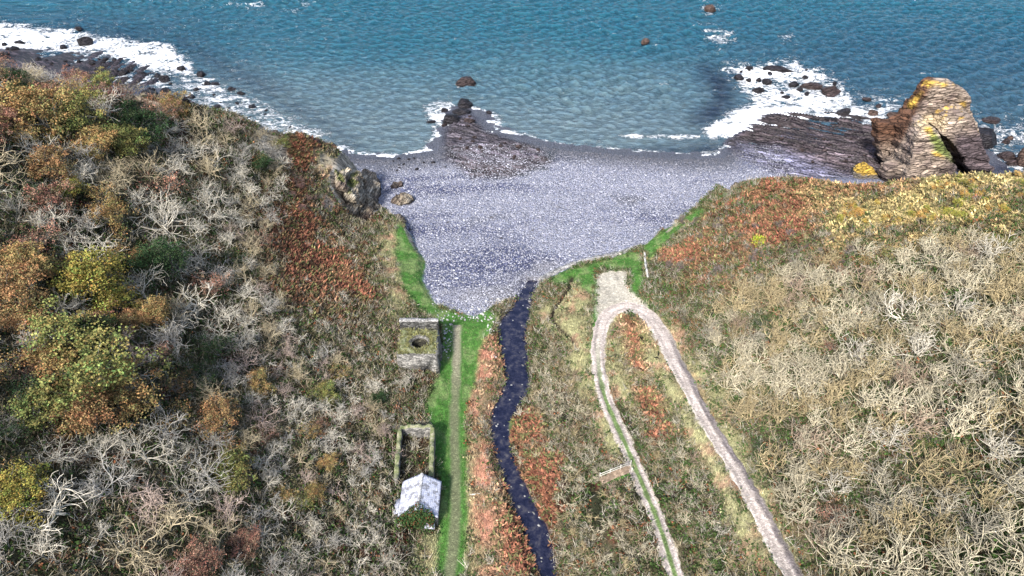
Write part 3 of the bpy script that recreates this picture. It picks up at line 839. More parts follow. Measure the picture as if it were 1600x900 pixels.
stk = [
 slab([(1392,262),(1404,225),(1410,192),(1422,165),(1438,143),(1449,130),(1459,126),(1484,127),(1492,132),(1504,138),(1512,150),(1516,172),(1521,190),(1526,214),(1523,232),(1517,240),(1512,290),(1455,290)], 174, 2.5, 5.5, .02, .10),
 slab([(1462,200),(1474,184),(1495,176),(1514,176),(1520,195),(1526,212),(1534,236),(1541,262),(1540,300),(1512,300),(1505,262),(1496,238),(1482,218)], 168, 5, 5, .10, .02),
 slab([(1378,320),(1396,285),(1408,262),(1418,238),(1422,216),(1434,196),(1450,192),(1462,204),(1472,226),(1482,246),(1486,272),(1488,320)], 162, 5, 7, .14, -.12),
 slab([(1366,192),(1374,188),(1392,192),(1404,184),(1425,176),(1436,200),(1430,240),(1418,262),(1380,268),(1372,238)], 173, 3, 4, .1, .1),
 slab([(1376,300),(1382,262),(1400,256),(1425,256),(1430,300)], 163, 3, 4, .2, .2),
]
me = union_slabs(stk, .42)
V, N = mesh_arrays(me)
zt = V[:, 2] + .16 * V[:, 0] + .25 * V[:, 1]
lay = np.floor(zt / 1.5 + .5 * fbm(V[:, 0] * .1, V[:, 1] * .1, V[:, 2] * .1, seed=90))
f_ = (zt / 1.5) % 1.0
off = (_hash(lay, lay * 0, lay * 0, 91) - .5) * 1.2 + fbm(V[:, 0] * .22, V[:, 1] * .22, V[:, 2] * .35, seed=92) * 2.0 + fbm(V[:, 0] * .9, V[:, 1] * .9, V[:, 2] * 1.6, seed=93) * .9 - .25 * (f_ < .18)
off += (np.floor(((V[:, 0] + .3 * V[:, 2]) / 2.3) + lay * .37) % 2 - .5) * .25
V2 = V + N * off[:, None] * np.array([1, 1, .4]) * (.75)
me.vertices.foreach_set('co', V2.astype(np.float32).ravel()); me.update()
u_, v_ = proj(V2[:, 0], V2[:, 1], V2[:, 2])
c = np.tile(L3(168, 152, 138) * .62, (len(V2), 1))
nn = fbm(V2[:, 0] * .35, V2[:, 1] * .35, V2[:, 2] * .35, seed=94)
def blend(c, col, w): w = np.clip(w, 0, 1)[:, None]; return c * (1 - w) + col * w
c = blend(c, L3(140, 124, 116) * .55, sm(-.05, .15, nn))
c = blend(c, L3(116, 84, 66) * .48, sm(5, -6, u_ - 1450 + (v_ - 143) * .5 + nn * 16) * sm(250, 205, v_))        # rusty left flank
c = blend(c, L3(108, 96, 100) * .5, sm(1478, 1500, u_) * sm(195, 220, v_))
c = blend(c, L3(206, 186, 152) * .75, soft(u_, v_, [(1432,195),(1446,180),(1490,186),(1476,208),(1462,200),(1440,206)], 6, nn * 14) * .8)
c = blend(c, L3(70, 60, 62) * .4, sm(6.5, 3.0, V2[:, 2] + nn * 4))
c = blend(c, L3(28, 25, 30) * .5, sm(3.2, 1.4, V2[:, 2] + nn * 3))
mossw = soft(u_, v_, [(1452,200),(1464,208),(1484,236),(1488,252),(1464,240),(1452,218)], 4, nn * 10)
c = blend(c, L3(126, 138, 78) * .55, mossw)
c_y = L3(212, 174, 76) * .72
hi = N[:, 2]
lich = .8 * sm(.12, .2, fbm(V2[:, 0] * .6, V2[:, 1] * .6, V2[:, 2] * .6, seed=95)) * sm(14.5, 18, V2[:, 2] + 2 * nn) * sm(.15, .5, hi)
lich = np.maximum(lich, soft(u_, v_, [(1446,128),(1482,126),(1484,134),(1450,138)], 3, nn * 8) * .9)
lich = np.maximum(lich, soft(u_, v_, [(1416,164),(1440,140),(1444,144),(1424,168)], 3, nn * 8) * .8)
lich = np.maximum(lich, soft(u_, v_, [(1444,198),(1456,198),(1460,212),(1448,214)], 3, nn * 8) * .9)
lich = np.maximum(lich, soft(u_, v_, [(1453,235),(1476,244),(1477,249),(1460,243)], 2.5, nn * 4) * .95)
lich = np.maximum(lich, soft(u_, v_, [(1500,156),(1510,160),(1508,167),(1500,165)], 2.5, nn * 4) * .9)
c = blend(c, c_y, lich * (.55 + .6 * (nn > -.05)) * .85)
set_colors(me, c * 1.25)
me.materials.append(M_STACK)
ctr = np.array([V2[:, 0].mean(), V2[:, 1].mean(), 0])
me.transform(__import__('mathutils').Matrix.Translation(-Vector(ctr)))
setp(link('sea_stack', me, None, tuple(ctr)), 'tall layered sea stack with two dark clefts and yellow lichen off the headland', 'sea stack')

# ------------------------------------------------------------ the cliff beside the beach
ICO3 = None
def crag(name, items, label, vox, mat, seed):
    import bmesh
    bm = bmesh.new(); bmesh.ops.create_icosphere(bm, subdivisions=2, radius=1); bV = np.array([v.co[:] for v in bm.verts]); bF = np.array([[v.index for v in f.verts] for f in bm.faces]); bm.free()
    Vs, Fs, n = [], [], 0; r = np.random.default_rng(seed)
    for (x, y, z, sx_, sy_, sz_, rz_, tilt) in items:
        V = np.sign(bV) * np.abs(bV) ** .45 * np.array([sx_, sy_, sz_]) * .8
        c1, s1 = math.cos(tilt), math.sin(tilt); V = V @ np.array([[c1, 0, s1], [0, 1, 0], [-s1, 0, c1]])
        c1, s1 = math.cos(rz_), math.sin(rz_); V = V @ np.array([[c1, s1, 0], [-s1, c1, 0], [0, 0, 1]])
        Vs.append(V + [x, y, z]); Fs.append(bF + n); n += len(V)
    me = evaluated(np.vstack(Vs), np.vstack(Fs), [('REMESH', dict(mode='VOXEL', voxel_size=vox, adaptivity=0)), ('SMOOTH', dict(factor=.5, iterations=2))])
    V, N = mesh_arrays(me)
    q = V[:, 0] * .75 + V[:, 2] * .55 + V[:, 1] * .25
    lay = np.floor(q / 1.1)
    off = (_hash(lay, lay * 0, lay * 0, seed) - .5) * 1.3 + fbm(V[:, 0] * .5, V[:, 1] * .5, V[:, 2] * .5, seed=seed) * 1.6 + fbm(V[:, 0] * 1.6, V[:, 1] * 1.6, V[:, 2] * 1.6, seed=seed + 1) * .6
    V2 = V + N * off[:, None] * .8; me.vertices.foreach_set('co', V2.astype(np.float32).ravel()); me.update()
    nn = fbm(V2[:, 0] * .4, V2[:, 1] * .4, V2[:, 2] * .4, seed=seed + 2)
    c = np.tile(L3(172, 160, 142) * .68, (len(V2), 1)); c = blend(c, L3(120, 106, 96) * .6, sm(-.05, .2, nn)); c = blend(c, L3(214, 204, 186) * .7, sm(.1, .3, -nn) * .8)
    c = blend(c, L3(66, 58, 62) * .5, sm(3.6, 2.0, V2[:, 2] + nn * 3))
    c = blend(c, L3(118, 122, 70) * .6, sm(.75, .95, N[:, 2] + nn * .5) * sm(9, 12, V2[:, 2]))
    set_colors(me, c); me.materials.append(mat)
    return setp(link(name, me), label, kind='structure')
rc = np.random.default_rng(21); items = []
for k in range(26):
    f = k / 25; y = 140 + 25 * f + rc.normal() * .6
    # walk down the face: find the steep part at this y
    xs = np.linspace(-52, -30, 90); hs = H(xs, np.full(90, y)); lo_, hi_ = 2.5, max(5.5, hs.max() * .8)
    for lev in (.12, .36, .6, .84):
        zt_ = lo_ + (min(hs[0], 17) - lo_) * lev; i = np.nonzero(hs > zt_)[0]
        if not len(i): continue
        x = xs[i[-1]]
        if lev > .5 and rc.random() < .2: continue
        items.append((x + 1.3 + rc.normal() * .6, y, zt_ - .2, rc.uniform(1.3, 2.3), rc.uniform(1.2, 2.4), rc.uniform(1.5, 2.8), rc.normal() * .3, -.35 + rc.normal() * .15))
crag('cliff', items, 'jagged pale rock cliff dropping to the left side of the beach', .33, m_rock('cliff_strata', .7, tilt=(.2, .9, .3)), 700)
items = []
for u, v, h in [(1085,335,4.5),(1098,322,5.5),(1112,310,4.5),(1130,300,5),(1150,291,5),(1075,342,3.5),(1065,346,3.5)]:
    p = P(u, v, h); items.append((p[0], p[1], p[2] - .8, rc.uniform(1.2, 2.2), rc.uniform(1, 1.8), rc.uniform(1.0, 1.8), rc.normal() * .4, .3))
crag('rock_bank', items, 'low pale crumbling rock bank at the right end of the beach', .33, m_rock('bank_strata', .8, tilt=(.2, -.6, .3)), 720)

# ------------------------------------------------------------ boulders
M_BOUL = m_rock('wet_black_rock', tilt=(.4, .3, 0), dark=True); M_BOUL2 = m_rock('dry_brown_rock', tilt=(.4, .3, 0))
def ico(sub):
    import bmesh
    bm = bmesh.new(); bmesh.ops.create_icosphere(bm, subdivisions=sub, radius=1)
    V = np.array([v.co[:] for v in bm.verts]); F = np.array([[v.index for v in f.verts] for f in bm.faces]); bm.free()
    return V, F
ICO = {k: ico(k) for k in (1, 2, 4)}
def boulder(name, u, v, wpx, hpx, label, color, seed, mat=None, group=None, h0=None, depth=.8, rot=0, cat='boulder', yellow=0):
    g = G(u, v) if h0 is None else P(u, v, h0)
    d = g[1] * cp - (g[2] - CAMH) * sp_
    sx = wpx / FPX * d * .5; sz = hpx / FPX * d * .72; sy = sx * depth
    V, F = ICO[4]
    V = V.copy(); n = fbm(V[:, 0] * 1.3 + seed, V[:, 1] * 1.3, V[:, 2] * 1.3, seed=seed) * .9
    V = V * (1 + n)[:, None]
    # facets: clip by a few random planes
    r = np.random.default_rng(seed)
    for k in range(9):
        q = r.normal(size=3); q /= np.linalg.norm(q); dd = V @ q; lim = .62 + .25 * r.random()
        V = V - q[None] * np.maximum(dd - lim, 0)[:, None]
    st = ((V[:, 2] * 3 + V[:, 0] * .8 + seed) % 1.0); V[:, :2] *= (1 - .10 * (st < .25))[:, None]
    V = V + (fbm(V[:, 0] * 5, V[:, 1] * 5, V[:, 2] * 5, seed=seed + 3) * .16)[:, None] * V
    V[:, 2] = np.where(V[:, 2] < -.25, -.25 + (V[:, 2] + .25) * .6, V[:, 2])
    V = V * np.array([sx, sy, sz * .9])
    ca, sa = math.cos(rot), math.sin(rot); V[:, :2] = V[:, :2] @ np.array([[ca, sa], [-sa, ca]])
    nn = fbm(V[:, 0] * .8, V[:, 1] * .8, V[:, 2] * .8, seed=seed + 5)
    c = np.tile(np.array(color), (len(V), 1)) * (1 + .8 * nn)[:, None]
    if yellow:
        k = sm(.1, .35, V[:, 2] / sz + nn * .8 - .15)[:, None] * yellow; c = c * (1 - k) + c_y * k
    me = mesh_np(name, V, F, mat or M_BOUL, c, False)
    zb = max(float(H(g[0], g[1])), -.4) if h0 is None else h0
    return setp(link(name, me, None, (g[0], g[1], zb + .1 * sz)), label, cat, group)
K1 = (.020, .018, .022); K2 = (.045, .032, .032); K3 = (.09, .06, .05)
sp = [
 (1535,208,42,36,'big black boulder in the foam just right of the sea stack',K1,1), (1550,184,30,10,'flat maroon rock in the water beyond the big black boulder',K2,.7),
 (1572,218,11,10,'small dark rock in the surf below the big black boulder',K2,.9), (1574,240,28,14,'jagged dark rock in the surf right of the stack foot',K2,.8),
 (1599,240,26,40,'reddish brown rock at the right edge of the water',K3,.9), (1588,250,30,10,'low ribbed rock under the reddish brown rock',K2,.6), (1580,212,8,7,'tiny brown rock between surf and right edge',K3,.8),
 (1110,10,18,11,'reddish rock with foam far out at the top of the bay',K3,.8), (1009,62,12,9,'small lone rock breaking the surface out in the bay',K3,.8),
 (729,124,30,13,'flat topped dark rock standing alone in the bay',K2,.8), (725,159,22,15,'rounded dark rock nearest the lone rock in the bay',K1,.9),
 (704,184,30,14,'wide black rock at the tip of the central ledge',K1,.9), (722,173,30,9,'long low black rock behind the wide black rock',K1,.6), (695,169,10,6,'small black rock left of the central ledge tip',K1,.8),
 (764,173,9,6,'small black rock right of the central ledge tip',K1,.8), (734,187,18,8,'dark rock on the right shoulder of the central ledge',K2,.8), (673,188,16,5,'thin dark rock in foam left of the central ledge',K1,.7),
 (133,63,24,11,'large black rock high in the left surf',K1,.8), (22,75,14,9,'squat black rock at the far left surf',K1,.9), (122,42,11,5,'small dark rock at the outer edge of the left surf',K1,.8), (98,71,11,6,'small black rock left of the large surf rock',K1,.8),
 (30,64,20,5,'thin flat black rock at the far left surf',K1,.6), (256,120,18,11,'black rock at the right end of the left ledges',K1,.9), (283,104,14,7,'dark rock in the middle of the bright left foam',K1,.8), (314,113,12,8,'black rock right of the bright left foam',K1,.9),
 (323,128,11,7,'rock beside the pair at the outer left surf',K1,.9), (336,128,12,8,'black rock of a close pair in the left surf',K1,.9), (235,145,26,14,'broad grey black boulder just above the left wooded slope',K1,.9), (258,139,16,9,'black boulder beside the broad grey black boulder',K1,.8),
 (286,158,24,14,'jagged black boulder close above the wooded slope',K1,.7), (299,149,12,7,'small black rock by the jagged boulder',K1,.9), (361,136,12,7,'dark rock where the left foam thins out',K1,.9), (340,164,12,7,'round dark rock in lacy foam above the slope',K1,.9),
 (394,164,12,6,'small dark rock near the right end of the left surf',K1,.9), (376,143,11,5,'tiny dark rock at the outer edge of thin foam',K1,.9), (306,137,9,5,'small black stone in thin foam of the left surf',K1,.9), (430,206,12,8,'dark boulder peeping over the left headland',K2,.9), (519,224,12,9,'grey boulder at the foam edge beside the headland',K2,.9), (494,220,12,7,'dark boulder behind the rust coloured headland top',K2,.9),
 (1298,138,28,16,'reddish black rock at the right end of the outer reef',K2,.8), (1268,131,34,11,'long brown black rock in the outer reef',K2,.6), (1240,128,18,8,'black rock in the middle of the outer reef',K1,.7), (1216,105,44,9,'long black ridge of rock at the back of the outer reef',K1,.4), (1183,138,15,9,'black rock at the left of the outer reef',K1,.9),
 (1200,124,16,8,'small black rock between the reef ridges',K1,.8), (1172,103,12,6,'small dark rock at the outer tip of the reef',K1,.8), (1154,118,14,7,'black rock at the seaward left tip of the reef',K1,.8), (1228,149,12,5,'tiny black rock in the bright foam of the reef',K1,.8),
 (1320,171,24,9,'flat dark rock in the surf left of the stack',K1,.7), (1364,172,15,10,'brown rock in the surf nearer the stack',K3,.9), (1396,177,20,11,'flat maroon rock beside the left flank of the stack',K3,.8), (1355,152,12,6,'small dark rock beyond the surf left of the stack',K2,.8), (1374,163,9,5,'tiny dark rock seaward of the stack',K2,.8), (1285,183,40,6,'long thin black rock at the edge of the right ledges',K1,.35),
 (625,340,14,13,'angular dark boulder alone on the pebbles by the cliff',(.07,.065,.07),.9),
]
for i, (u, v, w, h, lab, c, dp) in enumerate(sp):
    boulder('boulder', u, v + h * .35, w * 1.1, h * 1.1, lab, np.array(c), 200 + i, M_BOUL if c is not K3 else M_BOUL2, None, None, dp * (1.0 if w < 2.2 * h else .8), rng.uniform(-.3, .3))
boulder('rock_outcrop', 1348, 274, 48, 26, 'low crag topped with yellow lichen beside the stack foot', np.array([.16, .14, .12]), 301, M_BOUL2, None, None, .8, 0, 'rock', .95)
n_b = 0
RLM = [(u, v, lab) for u, v, lab in [(133,63,'the large black surf rock'),(22,75,'the squat rock at the far left'),(256,120,'the rock ending the left ledges'),(283,104,'the rock in the bright left foam'),(235,145,'the broad grey black boulder'),(286,158,'the jagged black boulder'),(340,164,'the round rock in lacy foam'),(394,164,'the last dark rock of the left surf'),(430,206,'the boulder peeping over the headland'),
 (704,184,'the wide black ledge tip rock'),(734,187,'the right shoulder of the central ledge'),(1298,138,'the reddish black reef rock'),(1268,131,'the long brown reef rock'),(1240,128,'the black rock mid reef'),(1183,138,'the left rock of the outer reef'),(1216,105,'the long reef ridge'),(1172,103,'the outer tip of the reef'),(1320,171,'the flat rock left of the stack'),(1285,183,'the long thin ledge rock'),(1360,250,'the yellow topped crag'),(1395,240,'the stack foot'),(1260,230,'the middle of the right ledges'),(625,340,'the angular lone boulder'),(600,262,'the left wet edge of the beach'),(680,262,'the right wet edge by the ledge'),(900,300,'the middle of the beach'),(760,360,'the back of the beach'),(60,100,'the far left ledges'),(160,110,'the middle of the left ledges'),(780,235,'the foamy side of the central ledge')]]
RUS = set()
def rwhere(pre, u, v):
    d = [math.hypot(a - u, b - v) for a, b, _ in RLM]
    for i in np.argsort(d)[:4]:
        dx, dy = u - RLM[i][0], v - RLM[i][1]
        side = 'just left of' if abs(dx) > abs(dy) and dx < 0 else 'just right of' if abs(dx) > abs(dy) else 'just above' if dy < 0 else 'just below'
        if d[i] > 30: side = side.replace('just', 'well')
        t = f'{pre} {side} {RLM[i][2]}'
        if t not in RUS: break
    RUS.add(t); return t
r_ = np.random.default_rng(11)
def rockfield(poly, n, label, group, lo, hi, color, seed):
    k = 0; us = np.array(poly)
    while k < n:
        u = r_.uniform(us[:, 0].min(), us[:, 0].max()); v = r_.uniform(us[:, 1].min(), us[:, 1].max())
        if sdist(np.array([u]), np.array([v]), poly)[0] < 0: continue
        w = r_.uniform(lo, hi) ; boulder('boulder', u, v, w, w * r_.uniform(.4, .7), rwhere(f"{'tiny' if w < 6.5 else 'small' if w < 9 else 'medium'} {label}", u, v), np.array(color), seed + k, None, group, None, r_.uniform(.6, 1), r_.uniform(-1, 1)); k += 1
rockfield([(0,66),(60,78),(180,92),(260,120),(330,160),(280,160),(200,130),(100,104),(0,98)], 34, 'wet black boulder', 'boulders on the left shore', 6, 13, K1, 400)
rockfield([(690,195),(735,180),(760,205),(850,236),(820,250),(700,235)], 14, 'dark boulder', 'boulders on the central ledge', 5, 11, K2, 460)
rockfield([(1160,100),(1240,95),(1310,125),(1330,150),(1200,150),(1140,130)], 12, 'awash black rock', 'rocks of the outer reef', 5, 11, K1, 490)
rockfield([(1200,190),(1380,215),(1400,265),(1250,255)], 18, 'dark slabby block', 'blocks on the right ledges', 5, 10, K2, 520)
rockfield([(300,125),(400,158),(500,215),(440,205),(340,165)], 12, 'black rock', 'rocks in the thin left foam', 4, 8, K1, 560)
rockfield([(600,300),(1050,270),(1000,370),(720,400),(620,350)], 8, 'grey stone block', 'blocks on the beach', 4, 7, (.10, .10, .12), 590)
rockfield([(583,250),(690,243),(700,262),(600,270)], 12, 'dark stone', 'stones at the wet edge', 4, 8, K1, 610)
# ------------------------------------------------------------ masonry
M_WALL = m_stone('rubble_stone', (.10, .10, .095), (.32, .31, .29), 1.9)
M_WALLG = m_stone('pale_rubble_stone', (.18, .18, .18), (.46, .45, .44), 2.0)
def m_moss():
    t = NT('mossy_turf'); p = t.pos(); a = t.noise(p, 1.6, 5, .7)
    return t.done(t.ramp(a.outputs[0], [(.3, (.05, .07, .03)), (.48, (.15, .17, .08)), (.62, (.28, .27, .19)), (.75, (.40, .38, .32))]), .95, t.bump(a.outputs[0], .9, .3))
M_MOSS = m_moss()
def m_slate():
    t = NT('weathered_slate'); tc = t.n('ShaderNodeTexCoord').outputs['Object']
    br = t.n('ShaderNodeTexBrick'); br.inputs['Scale'].default_value = 1.0; br.inputs['Brick Width'].default_value = .32; br.inputs['Row Height'].default_value = .26; br.inputs['Mortar Size'].default_value = .018
    br.inputs['Color1'].default_value = (.40, .43, .54, 1); br.inputs['Color2'].default_value = (.56, .59, .70, 1); br.inputs['Mortar'].default_value = (.2, .21, .27, 1)
    mp = t.n('ShaderNodeMapping'); mp.inputs['Rotation'].default_value = (0, 0, R(90)); t.l(tc, mp.inputs[0]); t.l(mp.outputs[0], br.inputs['Vector'])
    n = t.noise(tc, 1.1, 5, .7); n2 = t.noise(tc, 3.0, 4, .75)
    c = t.mix(t.ramp(n2.outputs[0], [(.55, 0), (.63, .9)]), br.outputs[0], (.78, .78, .80))
    c = t.mix(t.ramp(n.outputs[0], [(.50, 0), (.57, .8)]), c, (.15, .15, .16))
    return t.done(c, .6, t.bump(br.outputs['Fac'], .5, .03))
M_SLATE = m_slate()

def wall_vf(p0, p1, th, zb, zt, seed, rag=.25, step=.35, zt1=None):
    """a rubble wall as a closed ragged box"""
    p0 = np.array(p0, float); p1 = np.array(p1, float); Ln = np.linalg.norm(p1 - p0); d = (p1 - p0) / Ln; n = np.array([-d[1], d[0]])
    nx = max(2, int(Ln / step)) + 1; s = np.linspace(0, Ln, nx); zt1 = zt if zt1 is None else zt1
    nz = max(2, int((zt - zb) / .5)) + 1
    prof = [(-th / 2, k / (nz - 1)) for k in range(nz)] + [(0, 1.02)] + [(th / 2, 1 - k / (nz - 1)) for k in range(nz)]
    m = len(prof); V = []
    for q in s:
        top = zt + (zt1 - zt) * q / Ln + (vnoise(q * 1.3, seed * 3.1, seed=seed) - .6) * rag * 2
        for o, f in prof:
            z = zb + (top - zb) * f
            j = (vnoise(q * 1.7 + 9, z * 1.7 + o * 8, seed=seed + 1) - .5) * .12
            V.append([*(p0 + d * q + n * (o + j * np.sign(o))), z])
    F = []
    for i in range(nx - 1):
        for k in range(m - 1): F.append([i * m + k, (i + 1) * m + k, (i + 1) * m + k + 1, i * m + k + 1])
    V = np.array(V); F = np.array(F)
    # ends as quads between the two faces
    E = []
    for i in (0, nx - 1):
        for k in range(nz - 1):
            a, b, c, e = i * m + k, i * m + k + 1, i * m + m - 2 - k, i * m + m - 1 - k
            E.append([a, b, c, e] if i == 0 else [e, c, b, a])
        T = [i * m + nz - 1, i * m + nz, i * m + nz + 1]; E.append([T[0], T[1], T[2], T[2]][:4])
    tri = np.array([[e[0], e[1], e[2]] for e in E if e[2] == e[3]]); E = np.array([e for e in E if e[2] != e[3]])
    return V, [F, E, tri]
def put(name, V, F, mat, parent, **kw):
    o = parent.location if parent else Vector((0, 0, 0))
    V = np.asarray(V, float) - np.array(o[:])
    return link(name, mesh_np(name, V, F, mat, **kw), parent)
def thing(name, label, cat, loc, group=None):
    o = bpy.data.objects.new(name, None); COL.objects.link(o); o.location = loc; o.empty_display_size = .5
    return setp(o, label, cat, group)

# limekiln: x -20.3..-13.7, y 85.6..92
kz = float(H(-13.2, 86)); kt = kz + 4.9
kiln = thing('lime_kiln', 'square stone limekiln with grassy top and round open pot beside the path', 'limekiln', (-16.9, 88.8, kz))
V, F = box_vf(-20.6, -13.6, 85.6, 91.9, kz - 1.2, kt)
V[:, 0] += np.where((V[:, 2] < kz) & (V[:, 0] > -15), .5, 0); V[:, 1] += np.where((V[:, 2] < kz) & (V[:, 1] < 86), -.3, 0)
def cyl_me(cx, cy, r0, r1, z0, z1, n=24, axis_=2):
    a = np.arange(n) / n * 2 * math.pi
    A = np.column_stack([r0 * np.cos(a), r0 * np.sin(a), np.full(n, z0)]); B = np.column_stack([r1 * np.cos(a), r1 * np.sin(a), np.full(n, z1)])
    V = np.vstack([A, B, [[0, 0, z0]], [[0, 0, z1]]])
    i = np.arange(n); j = (i + 1) % n
    F = [np.column_stack([i, j, j + n, i + n]), np.vstack([np.column_stack([j, i, np.full(n, 2 * n)]), np.column_stack([i + n, j + n, np.full(n, 2 * n + 1)])])]
    if axis_ == 1: V = V[:, [0, 2, 1]]; F = [f[:, ::-1] for f in F]
    if axis_ == 0: V = V[:, [2, 0, 1]]
    V = V + np.array([cx, cy, 0]) 
    return V, F
def cutter(V, F):
    o = bpy.data.objects.new('cut', mesh_np('cut', V, F)); COL.objects.link(o); return o
def boolean(V, F, cuts):
    cs = [cutter(*c) for c in cuts]
    e = evaluated(V, F, [('BOOLEAN', dict(operation='DIFFERENCE', solver='EXACT', object=c)) for c in cs])
    for c in cs: bpy.data.objects.remove(c)
    return e
pot = cyl_me(-16.8, 88.7, 1.0, 1.65, kt - 4.2, kt + .5)
ar = cyl_me(-15.4, 0, .75, .75, 85.0, 87.2, 20, 1); ar[0][:, 2] += kz + .5
ar2 = cyl_me(0, 88.6, .9, .9, -15.4, -12.8, 20, 0); ar2[0][:, 2] += kz + .6
me = boolean(V, F, [pot, ar, ar2]); me.materials.clear(); me.materials.append(M_WALL)
me.transform(__import__('mathutils').Matrix.Translation(-kiln.location)); link('kiln_body', me, kiln)
# turf on top, with the pot opening left free
tx, ty = np.meshgrid(np.linspace(-20.5, -13.75, 42), np.linspace(85.75, 91.8, 38))
rr_ = np.hypot(tx - (-16.8), ty - 88.7)
tz = kt + .05 + .30 * sm(0, .8, np.minimum(np.minimum(tx + 20.6, -13.7 - tx), np.minimum(ty - 85.7, 91.9 - ty))) + fbm(tx * .8, ty * .8, seed=100) * .8 - .9 * (1 - sm(1.45, 2.7, rr_ + .5 * fbm(tx, ty, seed=101)))* (rr_ > 1.2)
ff = grid_faces(tx.shape[1], tx.shape[0]); ff = ff[(rr_.ravel()[ff] > 1.5).all(1)]
put('turf_top', np.column_stack([tx.ravel(), ty.ravel(), np.maximum(tz, kt + .03).ravel()]), ff, M_MOSS, kiln, smooth=True)
rim = cyl_me(-16.8, 88.7, 1.68, 1.72, kt - .3, kt + .12)
a = np.linspace(0, 2 * math.pi, 25)[:-1]; pts = []
for r0, z0 in ((1.62, kt + .12), (1.95, kt + .14), (2.0, kt - .05)):
    pts.append(np.column_stack([-16.8 + r0 * np.cos(a) * (1 + .05 * np.sin(3 * a)), 88.7 + r0 * np.sin(a), np.full(24, z0) + .06 * np.sin(5 * a)]))
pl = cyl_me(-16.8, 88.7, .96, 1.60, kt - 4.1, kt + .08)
put('pot_lining', pl[0][:48], pl[1][0][:, ::-1], m_stone('shaded_pot_stone', (.02, .02, .018), (.09, .085, .06), 2), kiln)  # lining stone coloured dark to stand for the shade down the pot
put('pot_floor', np.column_stack([-16.8 + .97 * np.cos(a), 88.7 + .97 * np.sin(a), np.full(24, kt - 4.05)]), np.arange(24)[None], M_MOSS, kiln)
i = np.arange(24); j = (i + 1) % 24
put('pot_rim', np.vstack(pts), np.vstack([np.column_stack([i, i + 24, j + 24, j]), np.column_stack([i + 24, i + 48, j + 48, j + 24])]), M_WALL, kiln)
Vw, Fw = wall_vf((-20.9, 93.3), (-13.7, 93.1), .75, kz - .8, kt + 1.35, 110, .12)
bw = put('back_wall', Vw, Fw, m_stone('dark_rubble_stone', (.03, .03, .03), (.20, .20, .19), 1.9), kiln)  # darker stone than the kiln body
cpx = np.linspace(-20.9, -13.65, 30); cV = []
for q in cpx:
    f = (q + 20.9) / 7.25; tp = kt + 1.35 + (vnoise(f * 7.2 * 1.3, 110 * 3.1, seed=110) - .6) * .24
    for o, dz in ((-.44, -.12), (-.40, .10), (0, .16), (.40, .10), (.44, -.12)): cV.append([q, 93.3 - .2 * f + o, tp + dz + .05 * vnoise(q * 4, o * 5, seed=111)])
link('coping', mesh_np('coping', np.array(cV) - np.array(kiln.location[:]), grid_faces(5, 30), M_WALLG), bw)
r9 = np.random.default_rng(9); gp_ = []
while len(gp_) < 420:
    q = (r9.uniform(-20.6, -13.6), r9.uniform(85.6, 92.0))
    rq = math.hypot(q[0] + 16.8, q[1] - 88.7)
    if rq > 1.85 and r9.random() < .3 + .7 * (rq < 2.6 or q[0] < -18.5): gp_.append(q)
gp_ = np.array(gp_); gz_ = kt + .25 + 0 * gp_[:, 0]
bl = []
for (a_, b_), z_ in zip(gp_, gz_):
    for k in range(6):
        d_ = np.array([r9.normal() * .22, r9.normal() * .22, r9.uniform(.15, .42)]); w_2 = np.array([r9.normal(), r9.normal(), 0]) * .05; o_ = np.array([a_ + r9.normal() * .1, b_ + r9.normal() * .1, z_ - .1])
        bl += [o_ - w_2, o_ + w_2, o_ + d_ + w_2 * .4, o_ + d_ - w_2 * .4]
TUFTS = (np.array(bl), r9)

# roofless ruin
rz = float(H(-12.0, 66)) - .1; rt = rz + 3.1
ruin = thing('roofless_ruin', 'long roofless stone ruin with mossy wall tops behind the cottage', 'ruin', (-15.4, 66, rz))
for k, (a_, b_, t1) in enumerate([((-18.2, 70.6), (-12.9, 70.6), rt + .1), ((-12.9, 70.15), (-12.35, 61.0), rt - .1), ((-18.2, 70.15), (-17.6, 60.6), rt + .1)]):
    Vw, Fw = wall_vf(a_, b_, .62, rz - 1.2, rt, 120 + k, .34, zt1=t1)
    w_ = put('wall', Vw, Fw, M_WALL, ruin)
    d = np.array(b_) - np.array(a_); ln = np.linalg.norm(d); m = int(ln / .3); s = np.linspace(0, 1, m); nrm = np.array([-d[1], d[0]]) / ln
    V = []
    for q in s:
        top = rt + (t1 - rt) * q + (vnoise(q * ln * 1.3, (120 + k) * 3.1, seed=120 + k) - .6) * .68
        for o, dz in ((-.36, -.1), (-.24, .07), (0, .12), (.24, .07), (.36, -.1)):
            p_ = np.array(a_) + d * q + nrm * (o * (1 + .25 * (vnoise(q * ln * 2, o * 3, seed=130) - .5))); V.append([p_[0], p_[1], top + dz + .08 * vnoise(q * ln * 3, o * 5, seed=131)])
    V = np.array(V) - np.array(ruin.location[:])
    link('moss_cap', mesh_np('moss_cap', V, grid_faces(5, m), M_MOSS, None, True), w_)

